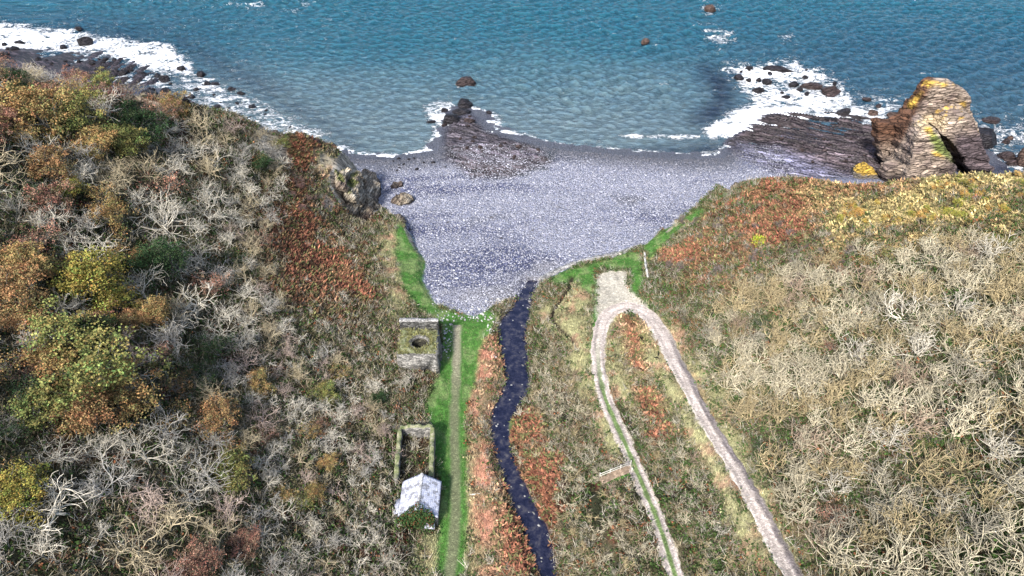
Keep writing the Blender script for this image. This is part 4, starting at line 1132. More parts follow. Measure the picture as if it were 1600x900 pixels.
# slate roofed cottage
cz = float(H(-9.9, 57)) - .1; ce = cz + 2.8; cr_ = cz + 4.9
x0, x1, y0, y1 = -16.5, -10.7, 54.1, 60.3; xm = -13.45
cot = thing('cottage', 'small stone cottage with pale slate roof and ivy covered gable', 'cottage', (xm, 57.2, cz))
def gable(y, name, t=.5):
    o = [(x0 + .2, cz - 1.2), (x1 - .2, cz - 1.2), (x1 - .2, ce - .05), (xm, cr_ - .22), (x0 + .2, ce - .05)]
    V = np.array([[a_, yy, b_] for yy in (y, y + t) for a_, b_ in o]); n = 5
    put(name, V, [np.array([[0, 1, 2, 3, 4]]), np.array([[9, 8, 7, 6, 5]]), np.array([[i, i + n, (i + 1) % n + n, (i + 1) % n] for i in range(n)])], M_WALL, cot)
gable(y0 + .25, 'gable_wall'); gable(y1 - .75, 'gable_wall')
for xa in (x0 + .2, x1 - .7):
    V, F = box_vf(xa, xa + .5, y0 + .76, y1 - .76, cz - 1.2, ce - .25); put('side_wall', V, F, M_WALL, cot)
def roof_slope(xe, name):
    """sagging slope of slates laid in courses; local x runs up the slope"""
    sgn = -1 if xe < xm else 1
    run = np.hypot(xe - xm, cr_ - ce); nu, nv = 18, 22
    V = []
    th_ = math.atan2(cr_ - ce, abs(xm - xe))
    for jv in range(nv + 1):
        f = jv / nv; y = y0 + (y1 - y0) * f
        for iu in range(nu + 1):
            g_ = iu / nu; cut_ = 0
            ex = 0
            if name == 'front': pass
            yy = y
            if jv == 0: yy = y + (.9 * g_ * 0 + .18 * (vnoise(g_ * 7, 2.0 * sgn, seed=140)))+ (1.0 * (1 - g_) * 0)
            s_ = g_ * run
            z = ce + s_ * math.sin(th_) - .12 * math.sin(math.pi * f) * g_ + ((iu % 2) * .03) + .05 * fbm(g_ * 4, f * 5, seed=141)
            V.append([xe - sgn * s_ * math.cos(th_), yy, z])
    V = np.array(V); n = len(V); Fg = grid_faces(nu + 1, nv + 1)
    if sgn > 0: Fg = Fg[:, ::-1]
    o = put('roof_slope', V, Fg, M_SLATE, cot)
    so = o.modifiers.new('thick', 'SOLIDIFY'); so.thickness = .1; so.offset = -1
    return o
roof_slope(x0 - .05, 'l'); roof_slope(x1 + .05, 'r')
rd_ = []
for jv in range(16):
    y = y0 - .02 + (y1 - y0 + .04) * jv / 15; zz = cr_ - .12 * math.sin(math.pi * jv / 15)
    for o, dz in ((-.22, -.10), (-.12, .05), (0, .11), (.12, .05), (.22, -.10)): rd_.append([xm + o, y, zz + dz])
put('ridge', rd_, grid_faces(5, 16), m_stone('ridge_mortar', (.5, .5, .52), (.7, .7, .7), 3), cot)
# ivy on the near gable and over the eaves
r2 = np.random.default_rng(5); iv = []
for k in range(5200):
    u = r2.uniform(x0 - .2, x1 - .5); top = ce + (cr_ - ce) * (1 - abs(u - xm) / (x1 - xm)) + .3
    z = cz + (top - cz) * r2.random() ** .6 + r2.normal() * .12; y = y0 - .05 - abs(r2.normal()) * .30 * (1 + .8 * (1 - (z - cz) / (top - cz)))
    if z > top - .9 and r2.random() < .8: y += r2.random() * 1.5 * (1 - abs(u - xm + .3) / 3.2); z += .25
    s_ = r2.uniform(.09, .17); n1 = r2.normal(size=3); n1 /= np.linalg.norm(n1); n2 = np.cross(n1, r2.normal(size=3)); n2 /= np.linalg.norm(n2)
    c_ = np.array([u, y, z]); iv += [c_ - n1 * s_, c_ - n2 * s_ * .7, c_ + n1 * s_, c_ + n2 * s_ * .7]
iv = np.array(iv); ic = np.repeat(np.array([L3(62, 92, 48) * .6]) * (1 + .9 * (r2.random((len(iv) // 4, 1)) - .5)), 4, 0)
brn = np.repeat(r2.random(len(iv) // 4) < .18, 4); ic[brn] = L3(140, 92, 62) * .5
M_LEAF = m_leaf('leaves')
M_LEAFP = m_leaf('fixed_leaves', use_obj=False)
_tc = np.repeat(np.array([L3(150, 150, 100) * .6]) * TUFTS[1].uniform(.5, 1.4, (len(TUFTS[0]) // 24, 1)), 24, 0)
setp(put('grass_tufts', TUFTS[0], np.arange(len(TUFTS[0])).reshape(-1, 4), M_LEAFP, kiln, col=_tc), kind='stuff')
ivo = put('ivy', iv, np.arange(len(iv)).reshape(-1, 4), M_LEAFP, cot, col=ic)
# a fallen patch of slates below the gable
V, F = box_vf(-12.6, -11.2, 53.2, 54.0, cz + 1.5, cz + 1.6); V[:, 2] += (V[:, 1] - 53.2) * .8 + (V[:, 0] + 12) * -.2
put('slipped_slates', V, F, M_SLATE, cot)
# lean to with slates left of the roof
lt = thing('lean_to', 'small low slated lean-to against the left side of the cottage', 'lean-to', (-17.0, 56.2, cz))
gz = float(H(-17.3, 56))
V, F = box_vf(-17.35, -16.62, 55.2, 57.4, gz - .8, ce - .7); put('wall', V, F, M_WALL, lt)
V = np.array([[-17.5, 55.1, ce - .85], [-16.55, 55.1, ce - .25], [-16.55, 57.5, ce - .25], [-17.5, 57.5, ce - .85]]); V = np.vstack([V, V + [0, 0, .12]])
put('roof', V, np.array([[3, 2, 1, 0], [4, 5, 6, 7], [0, 1, 5, 4], [1, 2, 6, 5], [2, 3, 7, 6], [3, 0, 4, 7]]), M_SLATE, lt)

# ------------------------------------------------------------ rail fence
t_ = NT('grey_timber'); tn = t_.noise(t_.pos((2, 2, 9)), 3, 3)
M_WOOD = t_.done(t_.ramp(tn.outputs[0], [(.3, (.36, .34, .30)), (.7, (.62, .60, .55))]), .85)
fa = G(937, 746); fb = G(985, 727)
fen = thing('rail_fence', 'pale two rail timber fence beside the stepped path', 'fence', tuple(fa))
def beam(p, q, w, h):
    p = np.array(p, float); q = np.array(q, float); d = (q - p) / np.linalg.norm(q - p); up = np.array([0, 0, 1.0]) if abs(d[2]) < .9 else np.array([0, 1.0, 0])
    s = np.cross(d, up); s /= np.linalg.norm(s); t = np.cross(s, d)
    V = [e + s * a * w / 2 + t * b * h / 2 for e in (p, q) for a, b in ((-1, -1), (1, -1), (1, 1), (-1, 1))]
    return np.array(V), np.array([[0, 1, 2, 3], [7, 6, 5, 4], [0, 4, 5, 1], [1, 5, 6, 2], [2, 6, 7, 3], [3, 7, 4, 0]])
NP_ = 4; fp = []
for k in range(NP_):
    p = fa + (fb - fa) * k / (NP_ - 1); p[2] = float(H(p[0], p[1])); fp.append(p)
    V, F = beam(p - [0, 0, .3], p + [0, 0, 1.18], .15, .15); put('post', V, F, M_WOOD, fen)
for hh in (.55, 1.05):
    V, F = beam(fp[0] + [0, -.11, hh], fp[-1] + [0, -.11, hh], .06, .14); put('rail', V, F, M_WOOD, fen)
gp = G(987, 737)
V, F = beam(gp - [0, 0, .3], gp + [0, 0, .95], .16, .16); setp(put('marker_post', V, F, M_WOOD, None), 'short pale timber post at the foot of the stepped path beside the track', 'post')
lg = G(742, 773)
def tube(pts, rad, n=6):
    pts = np.asarray(pts, float); rad = np.broadcast_to(rad, (len(pts),)); V = []
    d = np.gradient(pts, axis=0); d /= np.linalg.norm(d, axis=1)[:, None] + 1e-9
    up = np.where(np.abs(d[:, 2:3]) > .9, np.array([[1., 0, 0]]), np.array([[0, 0, 1.]]))
    s = np.cross(d, up); s /= np.linalg.norm(s, axis=1)[:, None]; t = np.cross(s, d)
    a = np.arange(n) / n * 2 * math.pi
    V = pts[:, None] + rad[:, None, None] * (s[:, None] * np.cos(a)[None, :, None] + t[:, None] * np.sin(a)[None, :, None])
    V = V.reshape(-1, 3); F = []
    i = np.arange(n); j = (i + 1) % n
    F = np.vstack([np.column_stack([k * n + i, k * n + j, (k + 1) * n + j, (k + 1) * n + i]) for k in range(len(pts) - 1)])
    return V, F
lp = [lg + [x_, .08 * math.sin(x_ * 3), .16 + .04 * x_] for x_ in np.linspace(-.9, .9, 7)]
V, F = tube(lp, [.07, .11, .12, .12, .11, .1, .05]); setp(put('driftwood_log', V, F, M_WOOD, None), 'pale bleached log lying on the pinkish bank between path and stream', 'log')
# low pale wall at the foot of the right slope
wp = [G(1007, 398), G(1008, 416), G(1012, 436)]
pv = []
for k in range(2):
    a_, b_ = wp[k], wp[k + 1]
    pv.append(wall_vf(a_[:2], b_[:2], .38, min(a_[2], b_[2]) - .4, a_[2] + .75, 150 + k, .05, zt1=b_[2] + .75))
Vw = np.vstack([pv[0][0], pv[1][0]]); n0 = len(pv[0][0]); Fw = []
for f in range(3): Fw.append(np.vstack([pv[0][1][f], pv[1][1][f] + n0]))
setp(put('low_wall', Vw, Fw, m_stone('limewashed_stone', (.55, .54, .5), (.75, .74, .7), 2.5), None), 'thin pale low wall below the right slope beyond the turning area', 'wall')
# rubble sea wall along the beach head
sw = smooth_line(np.array([G(u, v) for u, v in [(846,440),(858,430),(880,419),(905,410),(930,403),(955,399),(978,393),(1000,386)]]), .5)
d = np.gradient(sw[:, :2], axis=0); d /= np.linalg.norm(d, axis=1)[:, None]; nn_ = np.column_stack([d[:, 1], -d[:, 0]])
V = []
for i, p in enumerate(sw):
    b0 = p[:2] - nn_[i] * 1.3; b1 = p[:2] + nn_[i] * .7
    zg = float(H(*(p[:2] + nn_[i] * 1.2))); zb = float(H(*(p[:2] - nn_[i] * 1.6)))
    for f, zf in ((0, -.5), (.2, .25), (.45, .7), (.62, 1.0), (.85, 1.05), (1, .2)):
        q = b0 * (1 - f) + b1 * f; j = (vnoise(i * .7, f * 6, seed=160) - .5) * .3
        V.append([q[0] - nn_[i][0] * j, q[1] - nn_[i][1] * j, zb * (1 - zf) + max(zg + .15, zb + .5) * zf + j * .5])
setp(put('sea_wall', V, grid_faces(6, len(sw)), M_WALLG, None), 'rough boulder sea wall between the pebbles and the green lawn', 'sea wall')
# ------------------------------------------------------------ trees
M_BARK = m_bark()
def grow(seed, Ht, blen=1.0, spread=1.0, lean=(0, 0), nl=(6, 6, 5, 3), up=.35, thin=1.0, trunkf=.22, levels=4):
    """bare branching skeleton: (trunk parts, branch parts, tips)"""
    r = np.random.default_rng(seed)
    trunk, crown, tips = [], [], []
    def poly(p, d, ln, n, wig, upk):
        pts = [np.array(p)]; d = np.array(d) / np.linalg.norm(d); w = r.normal(size=3) * wig
        for k in range(n):
            w = w * .5 + r.normal(size=3) * wig
            d = d + w + np.array([lean[0], lean[1], 0]) * .12 + np.array([0, 0, upk]) * .12; d /= np.linalg.norm(d)
            pts.append(pts[-1] + d * ln / n)
        return np.array(pts), d
    nt = 1 if r.random() < .6 else 2
    for q in range(nt):
        a0 = r.uniform(0, 6.28)
        p, d = poly([.15 * q, 0, -.3], [math.cos(a0) * .25 * (nt > 1) + lean[0] * .4, math.sin(a0) * .25 * (nt > 1) + lean[1] * .4, 1], Ht * trunkf + .3, 4, .10, .3)
        rt = Ht * .019 * thin; trunk.append((p, np.linspace(rt * 1.2, rt * .8, len(p)), 5))
        nb = nl[0] if nt == 1 else nl[0] // 2 + 1
        for b in range(nb):
            a = a0 + b * 6.283 / nb + r.uniform(-.4, .4); el = r.uniform(.35, 1.25) if b else 1.4
            dd = np.array([math.cos(a) * math.cos(el) * spread, math.sin(a) * math.cos(el) * spread, math.sin(el)])
            st = p[-1] if r.random() < .6 else p[-2]
            p1, d1 = poly(st, dd, Ht * r.uniform(.36, .52) * blen, 5, .26, up)
            r1 = rt * .60; trunk.append((p1, np.linspace(r1, r1 * .4, len(p1)), 4))
            for c in range(nl[1]):
                f = r.uniform(.3, 1.0) if c else 1.0; i0 = min(int(f * 5), 4); s0 = p1[i0] + (p1[i0 + 1] - p1[i0]) * (f * 5 - i0 if f < 1 else 1)
                dv = (p1[i0 + 1] - p1[i0]); dv /= np.linalg.norm(dv); dd = dv * .75 + r.normal(size=3) * .55 * np.array([1, 1, .7])
                p2, d2 = poly(s0, dd, Ht * r.uniform(.2, .36) * blen, 4, .24, up)
                r2_ = max(r1 * .6 * (1 - .3 * f), .034 * thin); crown.append((p2, np.linspace(r2_, r2_ * .45, len(p2)), 3))
                for e in range(nl[2]):
                    f2 = r.uniform(.2, 1.0) if e else 1.0; i2 = min(int(f2 * 4), 3); s2 = p2[i2] + (p2[i2 + 1] - p2[i2]) * (f2 * 4 - i2 if f2 < 1 else 1)
                    dv = (p2[i2 + 1] - p2[i2]); dv /= np.linalg.norm(dv); dd = dv * .8 + r.normal(size=3) * .55
                    p3, d3 = poly(s2, dd, Ht * r.uniform(.12, .24) * blen, 3, .26, up)
                    r3 = max(r2_ * .6, .026 * thin); crown.append((p3, np.linspace(r3, r3 * .6, len(p3)), 3)); tips.append(p3[-1])
                    for g in range(nl[3] if levels > 3 else 0):
                        k = r.integers(1, 4); dd = d3 * .7 + r.normal(size=3) * .6
                        p4, _ = poly(p3[k], dd, Ht * r.uniform(.05, .11), 2, .2, up); crown.append((p4, np.linspace(r3 * .6, r3 * .4, len(p4)), 3))
    return trunk, crown, np.array(tips), r
def tubes(lst, r, c0=1.0, var=.25):
    Vs, Fs, Cs, n = [], [], [], 0
    for p, rad, k in lst:
        V, F = tube(p, rad, k); Vs.append(V); Fs.append(F + n); n += len(V)
        Cs.append(np.full((len(V), 3), c0 * (1 + r.uniform(-var, var))))
    return np.vstack(Vs), np.vstack(Fs), np.vstack(Cs)
def bare_proto(seed, Ht, **kw):
    tr, cr, tips, r = grow(seed, Ht, **kw)
    a = tubes(tr, r, 1.0, .12); b = tubes(cr, r, .95, .35)
    return (a, b, mesh_np('trunk', a[0], a[1], M_BARK, a[2], True), mesh_np('crown', b[0], b[1], M_BARK, b[2], False))
BARE = [bare_proto(1000 + k, 7.0, spread=1.1, nl=(8, 6, 4, 0), thin=.95 + .15 * (k % 3)) for k in range(7)]
WIND = [bare_proto(1100 + k, 5.0, blen=1.25, spread=.7, lean=(.7, .45), nl=(8, 5, 3, 0), thin=1.45, up=.7, trunkf=.10) for k in range(8)]
SCRB = [bare_proto(1200 + k, 3.2, spread=1.15, nl=(6, 5, 3, 0), thin=1.15, up=.25, trunkf=.10) for k in range(6)]

def quads_at(c, s, r, flat=.0):
    n = len(c); a = r.normal(size=(n, 3)); a[:, 2] *= (1 - flat); a /= np.linalg.norm(a, axis=1)[:, None]
    b = np.cross(a, r.normal(size=(n, 3))); b /= np.linalg.norm(b, axis=1)[:, None]; s = np.broadcast_to(s, (n,))[:, None]
    return np.stack([c - a * s, c - b * s * .7, c + a * s, c + b * s * .7], 1).reshape(-1, 3)
def leafy_proto(seed, Ht, dens=46, per=1.0, **kw):
    tr, cr, tips, r = grow(seed, Ht, nl=(6, 5, 4, 2), levels=3, spread=1.15, up=.5, **kw)
    a = tubes(tr + [c for c in cr if len(c[0]) > 4], r, .55, .1)
    tips = tips[r.random(len(tips)) < .85]
    m = len(tips); k = int(dens * per); rad = Ht * .068
    c = np.repeat(tips, k, 0) + r.normal(size=(m * k, 3)) * rad * np.repeat(r.uniform(.5, 1.2, m), k)[:, None] * np.array([1, 1, .75])
    q = quads_at(c, r.uniform(.08, .17, len(c)) * Ht / 7, r, .3)
    cc = np.repeat(np.repeat(r.uniform(.6, 1.35, m), k)[:, None] * r.uniform(.7, 1.3, (m * k, 1)) * np.array([[1, 1, 1]]), 4, 0)
    hue = np.repeat(np.repeat(r.normal(0, .12, m), k) + r.normal(0, .1, m * k), 4); cc[:, 0] *= 1 + hue; cc[:, 1] *= 1 - .3 * hue
    return (a, None, mesh_np('trunk', a[0], a[1], M_BARK, a[2], True), mesh_np('crown', q, np.arange(len(q)).reshape(-1, 4), M_LEAF, cc))
LEAFY = [leafy_proto(1300 + k, 7.0) for k in range(5)]
THINL = [leafy_proto(1350 + k, 6.0, dens=13) for k in range(3)]
BUSH = [leafy_proto(1400 + k, 1.9, dens=26, trunkf=.08) for k in range(3)]

def Gh(u, v, dh):
    dx, dy, dz = ray(u, v); ts = np.arange(35, 320, .5)
    hit = np.nonzero(CAMH + dz * ts < H(dx * ts, dy * ts) + dh)[0]
    if not len(hit): return None
    t = ts[hit[0]]; x, y = dx * t, dy * t
    return np.array([x, y, float(H(x, y))])

def tree(name, proto, loc, rot, s, color, label, cat, group=None, tcolor=None):
    e = thing(name, label, cat, tuple(loc), group); e.rotation_euler = (0, 0, rot); e.scale = (s, s, s * .95)
    for nm, me, col in (('trunk', proto[2], tcolor if tcolor is not None else color), ('crown', proto[3], color)):
        o = bpy.data.objects.new(nm, me); COL.objects.link(o); o.parent = e; o.color = (*[float(q) for q in col], 1)
    return e
PALE_B = np.array([.58, .54, .45]); GREY_B = np.array([.40, .38, .34]); PINK_B = np.array([.43, .34, .29]); TAN_B = np.array([.46, .39, .26])
taken = []
# trees of the photograph that can be told apart: (u, v of the crown's middle, crown width px, kind, colour, label)
OAK_Y = L3(160, 152, 76) * .62; OAK_G = L3(96, 118, 62) * .62; OAK_GY = L3(150, 152, 88) * .62; OAK_O = L3(176, 142, 98) * .62; OAK_T = L3(176, 150, 98) * .62; OAK_P = L3(180, 140, 118) * .62; OAK_K = L3(58, 82, 48) * .6
named = [
 (135,425,95,'leafy',OAK_Y,'yellow green oak, the brightest full crown on the left slope'), (178,462,60,'leafy',OAK_Y,'smaller olive yellow tree right of the bright oak'), (98,500,105,'leafy',OAK_GY,'rounded grey green tree just below the bright oak'),
 (150,515,55,'leafy',OAK_K,'dark green tree between grey green and orange crowns'), (202,495,52,'leafy',OAK_O,'small orange leaved tree right of the dark green tree'), (20,445,80,'leafy',OAK_O,'orange tree at the left edge beside the bright oak'), (30,500,60,'leafy',OAK_O,'brownish orange tree under the orange tree at the left edge'),
 (120,580,130,'leafy',OAK_GY * .9,'wide olive crown below the rounded grey green tree'), (190,610,90,'leafy',OAK_T,'tan brown crown right of the wide olive crown'), (60,630,90,'leafy',OAK_GY * .85,'mottled green and yellow tree near the left edge'), (130,640,90,'leafy',OAK_O * .8,'dull gold crown above the round silver tree'),
 (15,765,78,'leafy',OAK_Y * 1.1,'golden yellow tree at the left edge low down'), (65,170,90,'leafy',OAK_T,'tan crown near the top of the left slope'), (110,165,80,'leafy',OAK_GY,'olive gold crown on the upper left ridge'), (30,150,80,'leafy',OAK_T,'tan tree on the ridge at the left edge'), (75,250,60,'leafy',OAK_O * .8,'rusty gold crown under the white branched tree'), (100,292,40,'leafy',OAK_Y * .9,'small yellow crown in the upper left wood'),
 (250,280,70,'thin',OAK_P,'pinkish brown half bare crown in the upper left wood'), (215,395,36,'leafy',OAK_O * .9,'small ochre crown above the big silver tree'), (200,180,70,'leafy',OAK_K,'dark evergreen patch tree below the ridge'), (190,215,60,'leafy',OAK_GY * .7,'dull olive crown beside the dark evergreen'), (60,355,70,'thin',OAK_P,'dusky pink crown above the orange tree'), (240,545,60,'thin',OAK_P,'pinkish crown below the silver spiky tree'), (25,580,50,'thin',OAK_P * .9,'brown pink crown at the left edge'),
 (40,222,95,'bare',PALE_B,'white branched bare tree near the left edge of the upper wood'), (118,262,90,'bare',PALE_B * .95,'spreading silver tree right below the white branched tree'), (262,222,62,'bare',GREY_B,'grey bare tree on its own in the upper slope'), (250,330,130,'bare',PALE_B,'largest silver bare tree in the middle of the left wood'), (322,285,66,'bare',PALE_B * .95,'pale fan shaped bare tree right of the largest silver tree'), (305,385,100,'bare',PALE_B * .8,'loose grey bare tree below the fan shaped tree'),
 (215,435,105,'bare',PALE_B,'big silver tree right of the bright oak'), (285,500,72,'bare',PALE_B,'dense spiky white tree below the loose grey tree'), (130,340,80,'bare',GREY_B,'twisted grey tree above the bright oak'), (20,315,60,'bare',PALE_B * .9,'upright pale tree at the left edge'), (80,710,92,'bare',PALE_B,'round silver bare tree near the lower left'), (215,690,150,'bare',PALE_B * .85,'wide leaning pale tree in the lower left wood'), (200,735,72,'bare',PALE_B * .85,'small spiky tree under the wide leaning tree'), (55,850,110,'bare',PALE_B,'large white tree in the bottom left corner'), (155,830,80,'bare',PALE_B * .95,'white tree right of the bottom left corner tree'), (350,790,95,'bare',PINK_B * 1.3,'pinkish silver tree at the bottom of the left wood'), (15,655,55,'bare',PALE_B,'small white tree at the left edge above the golden tree'), (375,245,50,'bare',GREY_B * 1.1,'bare tree on the upper slope near the rust bracken'), (290,700,56,'bare',PALE_B * .85,'thin upright pale tree right of the wide leaning tree'), (270,640,60,'thin',OAK_T * .8,'sparse tan crown above the thin upright tree'),
 (600,870,80,'bare',PALE_B * .8,'twisted bare tree below the cottage'), (650,690,34,'scrub',PALE_B,'pale leafless bush growing inside the roofless ruin'),
 (1420,475,100,'wind',PALE_B * 1.1,'brightest windswept tree in the middle of the right slope'), (1340,540,80,'wind',PALE_B,'pale windswept tree lower left of the brightest one'), (1500,470,80,'wind',PALE_B,'windswept tree right of the brightest one'), (1560,390,80,'wind',PALE_B,'silver windswept tree near the right edge high up'), (1440,540,90,'wind',PALE_B,'pale windswept tree directly below the brightest one'), (1395,680,90,'wind',PALE_B * 1.05,'white forked tree in the lower right thicket'), (1310,760,80,'wind',PALE_B,'tangled white tree above the road bend of the right slope'), (1560,700,100,'wind',PALE_B,'large pale tree near the right edge low down'), (636,588,46,'bare',PALE_B * .9,'bare tree spreading over the front corner of the kiln'), (612,560,40,'scrub',GREY_B,'grey leafless bush against the buried side of the kiln'), (1130,830,44,'scrub',PALE_B,'white leafless bush between the two arms of the track'),
]
KIND = dict(leafy=(LEAFY, 7.0, 7.6), thin=(THINL, 6.0, 6.4), bare=(BARE, 7.0, 8.6), wind=(WIND, 5.0, 6.4), scrub=(SCRB, 3.2, 4.6))
cnt = dict(bare=0, leafy=0, shrub=0)
for i, (u, v, w, kd, colr, lab) in enumerate(named):
    pr, h0, cw = KIND[kd]
    g = Gh(u, v, 3.5)
    if g is None: print('no ground', lab); continue
    dep = g[1] * cp - (g[2] + 3 - CAMH) * sp_; s = w / FPX * dep / cw * (1.05 if kd in ('leafy', 'thin') else .84)
    g = Gh(u, v, h0 * s * .62)
    if g is None: print('no ground', lab); continue
    name = {'leafy': 'leafy_tree', 'thin': 'leafy_tree', 'bare': 'bare_tree', 'wind': 'bare_tree', 'scrub': 'shrub'}[kd]
    tree(name, pr[(i * 3) % len(pr)], g - [0, 0, .1], rng.uniform(0, 6.28) if kd != 'wind' else rng.uniform(-.6, .6), s, colr * (1 if kd in ('leafy', 'thin') else .9), lab, 'shrub' if kd == 'scrub' else 'tree', None, None if kd in ('bare', 'wind', 'scrub') else GREY_B * .8)
    cnt['shrub' if kd == 'scrub' else ('leafy' if kd in ('leafy', 'thin') else 'bare')] += 1
    taken.append((g[0], g[1], cw * s * .36))

# the rest of the woods, scattered on the slopes
cx = rng.uniform(-125, 125, 26000); cy = rng.uniform(24, 152, 26000); cz_ = H(cx, cy)
cu, cv = proj(cx, cy, cz_ + 2)
ok = (cu > -90) & (cu < 1690) & (cv > 60) & (cv < 1010)
cdl = sdist(cx, cy, LAND); ok &= cdl > 3.0
td, tv = pdist(cx, cy, track_line[::3, :2], track_line[::3, 3:4]); td = td - tv[:, 0]
fd_ = pdist(cx, cy, foot_line[::3, :2]); ld_ = np.minimum(pdist(cx, cy, link_line[::2, :2]), pdist(cx, cy, link2_line[::2, :2])); rd2 = -sdist(cx, cy, RIVPOLY[::2])
ok &= (td > 1.8) & (fd_ > 2.5) & (rd2 > 1.2) & (ld_ > 1.0) & (sdist(cx, cy, FAN) < -1.5)
for bx in ((-21.5, -12.5, 84, 94.2), (-18.6, -12, 60, 71.4), (-17.6, -9.8, 51.5, 61), (-19, -9.5, 50, 61)):
    ok &= ~((cx > bx[0]) & (cx < bx[1]) & (cy > bx[2]) & (cy < bx[3]))
zz = zones(cu, cv, cx, cy)
open_ = np.maximum(np.maximum(zz['green'], zz['pale']), np.maximum(zz['rust'] * .93, zz['gold'] * .96))
isl = (cu > 800) & (cu < 1180) & (rd2 > 0) & (cx > -10) & (cx < 40)
WOODL = sdist(cu, cv, [(-200,60),(120,100),(300,170),(440,215),(440,300),(400,400),(470,520),(600,600),(625,700),(620,1000),(-200,1000)])
WOODR = sdist(cu, cv, [(1180,430),(1330,390),(1480,370),(1700,350),(1700,1050),(1290,1050),(1230,820),(1150,640),(1090,500)])
SLOPEL = sdist(cu, cv, [(440,300),(560,350),(620,520),(625,700),(470,520),(400,400)])
order = np.argsort(rng.random(len(cx)))
acc = []
cell = {}
def near_ok(x, y, r):
    ci, cj = int(x // 6), int(y // 6)
    for a in (-1, 0, 1):
        for b in (-1, 0, 1):
            for (qx_, qy_, qr) in cell.get((ci + a, cj + b), ()):
                if (qx_ - x) ** 2 + (qy_ - y) ** 2 < (.5 * (qr + r)) ** 2: return False
    cell.setdefault((ci, cj), []).append((x, y, r)); return True
for x, y, r in taken: cell.setdefault((int(x // 6), int(y // 6)), []).append((x, y, r * 1.3))
for i in order:
    if not ok[i] or rng.random() < open_[i] * 1.05: continue
    u, v = cu[i], cv[i]
    if WOODL[i] > 0:
        big = sm(480, 250, u); s = rng.uniform(.65, 1.05) * (.6 + .45 * big); kd = 'bare'; h0 = 7; rad = 8.2 * s * .5
        lp_ = (.26 if u < 420 else .08) + .7 * (sdist(np.array([u]), np.array([v]), [(-200,60),(160,110),(240,200),(200,300),(80,330),(-200,360)])[0] > 0) + .4 * (sdist(np.array([u]), np.array([v]), [(-200,380),(220,380),(260,640),(180,700),(-200,700)])[0] > 0)
        if rng.random() < lp_ * .8: kd = 'leafy' if rng.random() < .45 else 'thin'; s *= .95
        elif s < .5: kd = 'scrub'; s = s * 1.9
    elif WOODR[i] > 0:
        s = rng.uniform(.8, 1.25) * (.85 + .25 * sm(450, 800, v)); kd = 'wind'; rad = 5.0 * s * .50
        if rng.random() < .06: kd = 'thin'; s *= .5
    elif isl[i] and v > 520:
        kd = 'scrub'; s = rng.uniform(.45, .85); rad = 3.6 * s * .5
    elif (SLOPEL[i] > 0 and rng.random() < .22) or (u > 1050 and v > 330 and rng.random() < .35):
        kd = 'scrub'; s = rng.uniform(.3, .65); rad = 4.2 * s * .5
    else: continue
    if not near_ok(x := cx[i], y := cy[i], rad * (1.0 if kd in ('leafy', 'thin') else .98)): continue
    acc.append((kd, x, y, cz_[i], s, u, v))
print('scattered', len(acc), {k: sum(1 for a in acc if a[0] == k) for k in KIND})
def place_of(u, v, x):
    if x < -16: return ('upper left wood' if v < 330 else 'middle of the left wood' if v < 620 else 'lower left wood') if u < 440 else 'scrub slope left of the ruins'
    if u < 1000 and x < 16: return 'thicket between stream and track'
    if x < 34 and u < 1200 and v > 560: return 'brush between the two arms of the track'
    return 'upper right hillside' if v < 520 else ('middle of the right hillside' if v < 700 else 'lower right hillside')
LM = [(1290,292,'the left end of the brow'),(1370,290,'the low crest behind the stack'),(1430,286,'the brow right below the stack'),(1500,281,'the brow beside the right surf'),(1580,276,'the right end of the brow'),(1300,345,'the rust band lower edge'),(1380,335,'the middle gold patch'),(1530,335,'the right gold patch'),(250,330,'the largest silver tree'),(135,425,'the bright yellow green oak'),(98,500,'the rounded grey green tree'),(20,445,'the orange tree at the left edge'),(190,610,'the wide olive and tan crowns'),(80,710,'the round silver tree'),
 (215,690,'the wide leaning pale tree'),(15,765,'the golden tree at the left edge'),(55,850,'the bottom left corner trees'),(350,790,'the pinkish silver tree low left'),(40,222,'the white branched tree high left'),(262,222,'the lone grey tree high left'),
 (322,285,'the pale fan shaped tree'),(285,500,'the dense spiky white tree'),(400,560,'the middle of the left scrub'),(470,290,'the rust bracken on the headland'),(560,330,'the rocky cliff beside the beach'),(500,400,'the rusty slope above the kiln'),(655,540,'the lime kiln'),(645,690,'the roofless ruin'),
 (655,770,'the slate roofed cottage'),(600,870,'the twisted tree below the cottage'),(480,750,'the scrub left of the cottage'),(510,640,'the scrub left of the ruin'),(300,600,'the sparse crowns mid left'),(430,860,'the bottom of the left scrub'),(100,130,'the left end of the wooded ridge'),(300,180,'the wooded ridge above the surf'),(430,230,'the right end of the wooded ridge'),
 (1420,475,'the brightest windswept tree'),(1183,383,'the yellow green gorse bush'),(1240,330,'the rust bracken on the right'),(1450,320,'the golden bushes on the brow'),(1560,390,'the silver tree high at the right edge'),(1560,700,'the large pale tree low right'),(1395,680,'the white forked tree'),(1310,760,'the tangled white tree'),
 (1580,560,'the middle of the right edge'),(1590,870,'the bottom right corner'),(1240,480,'the grey bushes above the road'),(1240,600,'the slope above the straight track'),(1430,850,'the bottom of the right thicket'),(1300,870,'the track at the bottom right'),(1500,600,'the thicket inside the right edge'),(1340,540,'the pale tree below the brow'),
 (960,735,'the rail fence'),(870,680,'the rusty stream bank'),(900,560,'the grassy knoll by the stream'),(900,860,'the stream at the bottom'),(1030,600,'the red bracken inside the bend'),(1090,760,'the upper arm of the track'),(1130,860,'the bottom between the track arms'),(980,480,'the hairpin bend')]
LMA = np.array([(a_, b_) for a_, b_, _ in LM], float)
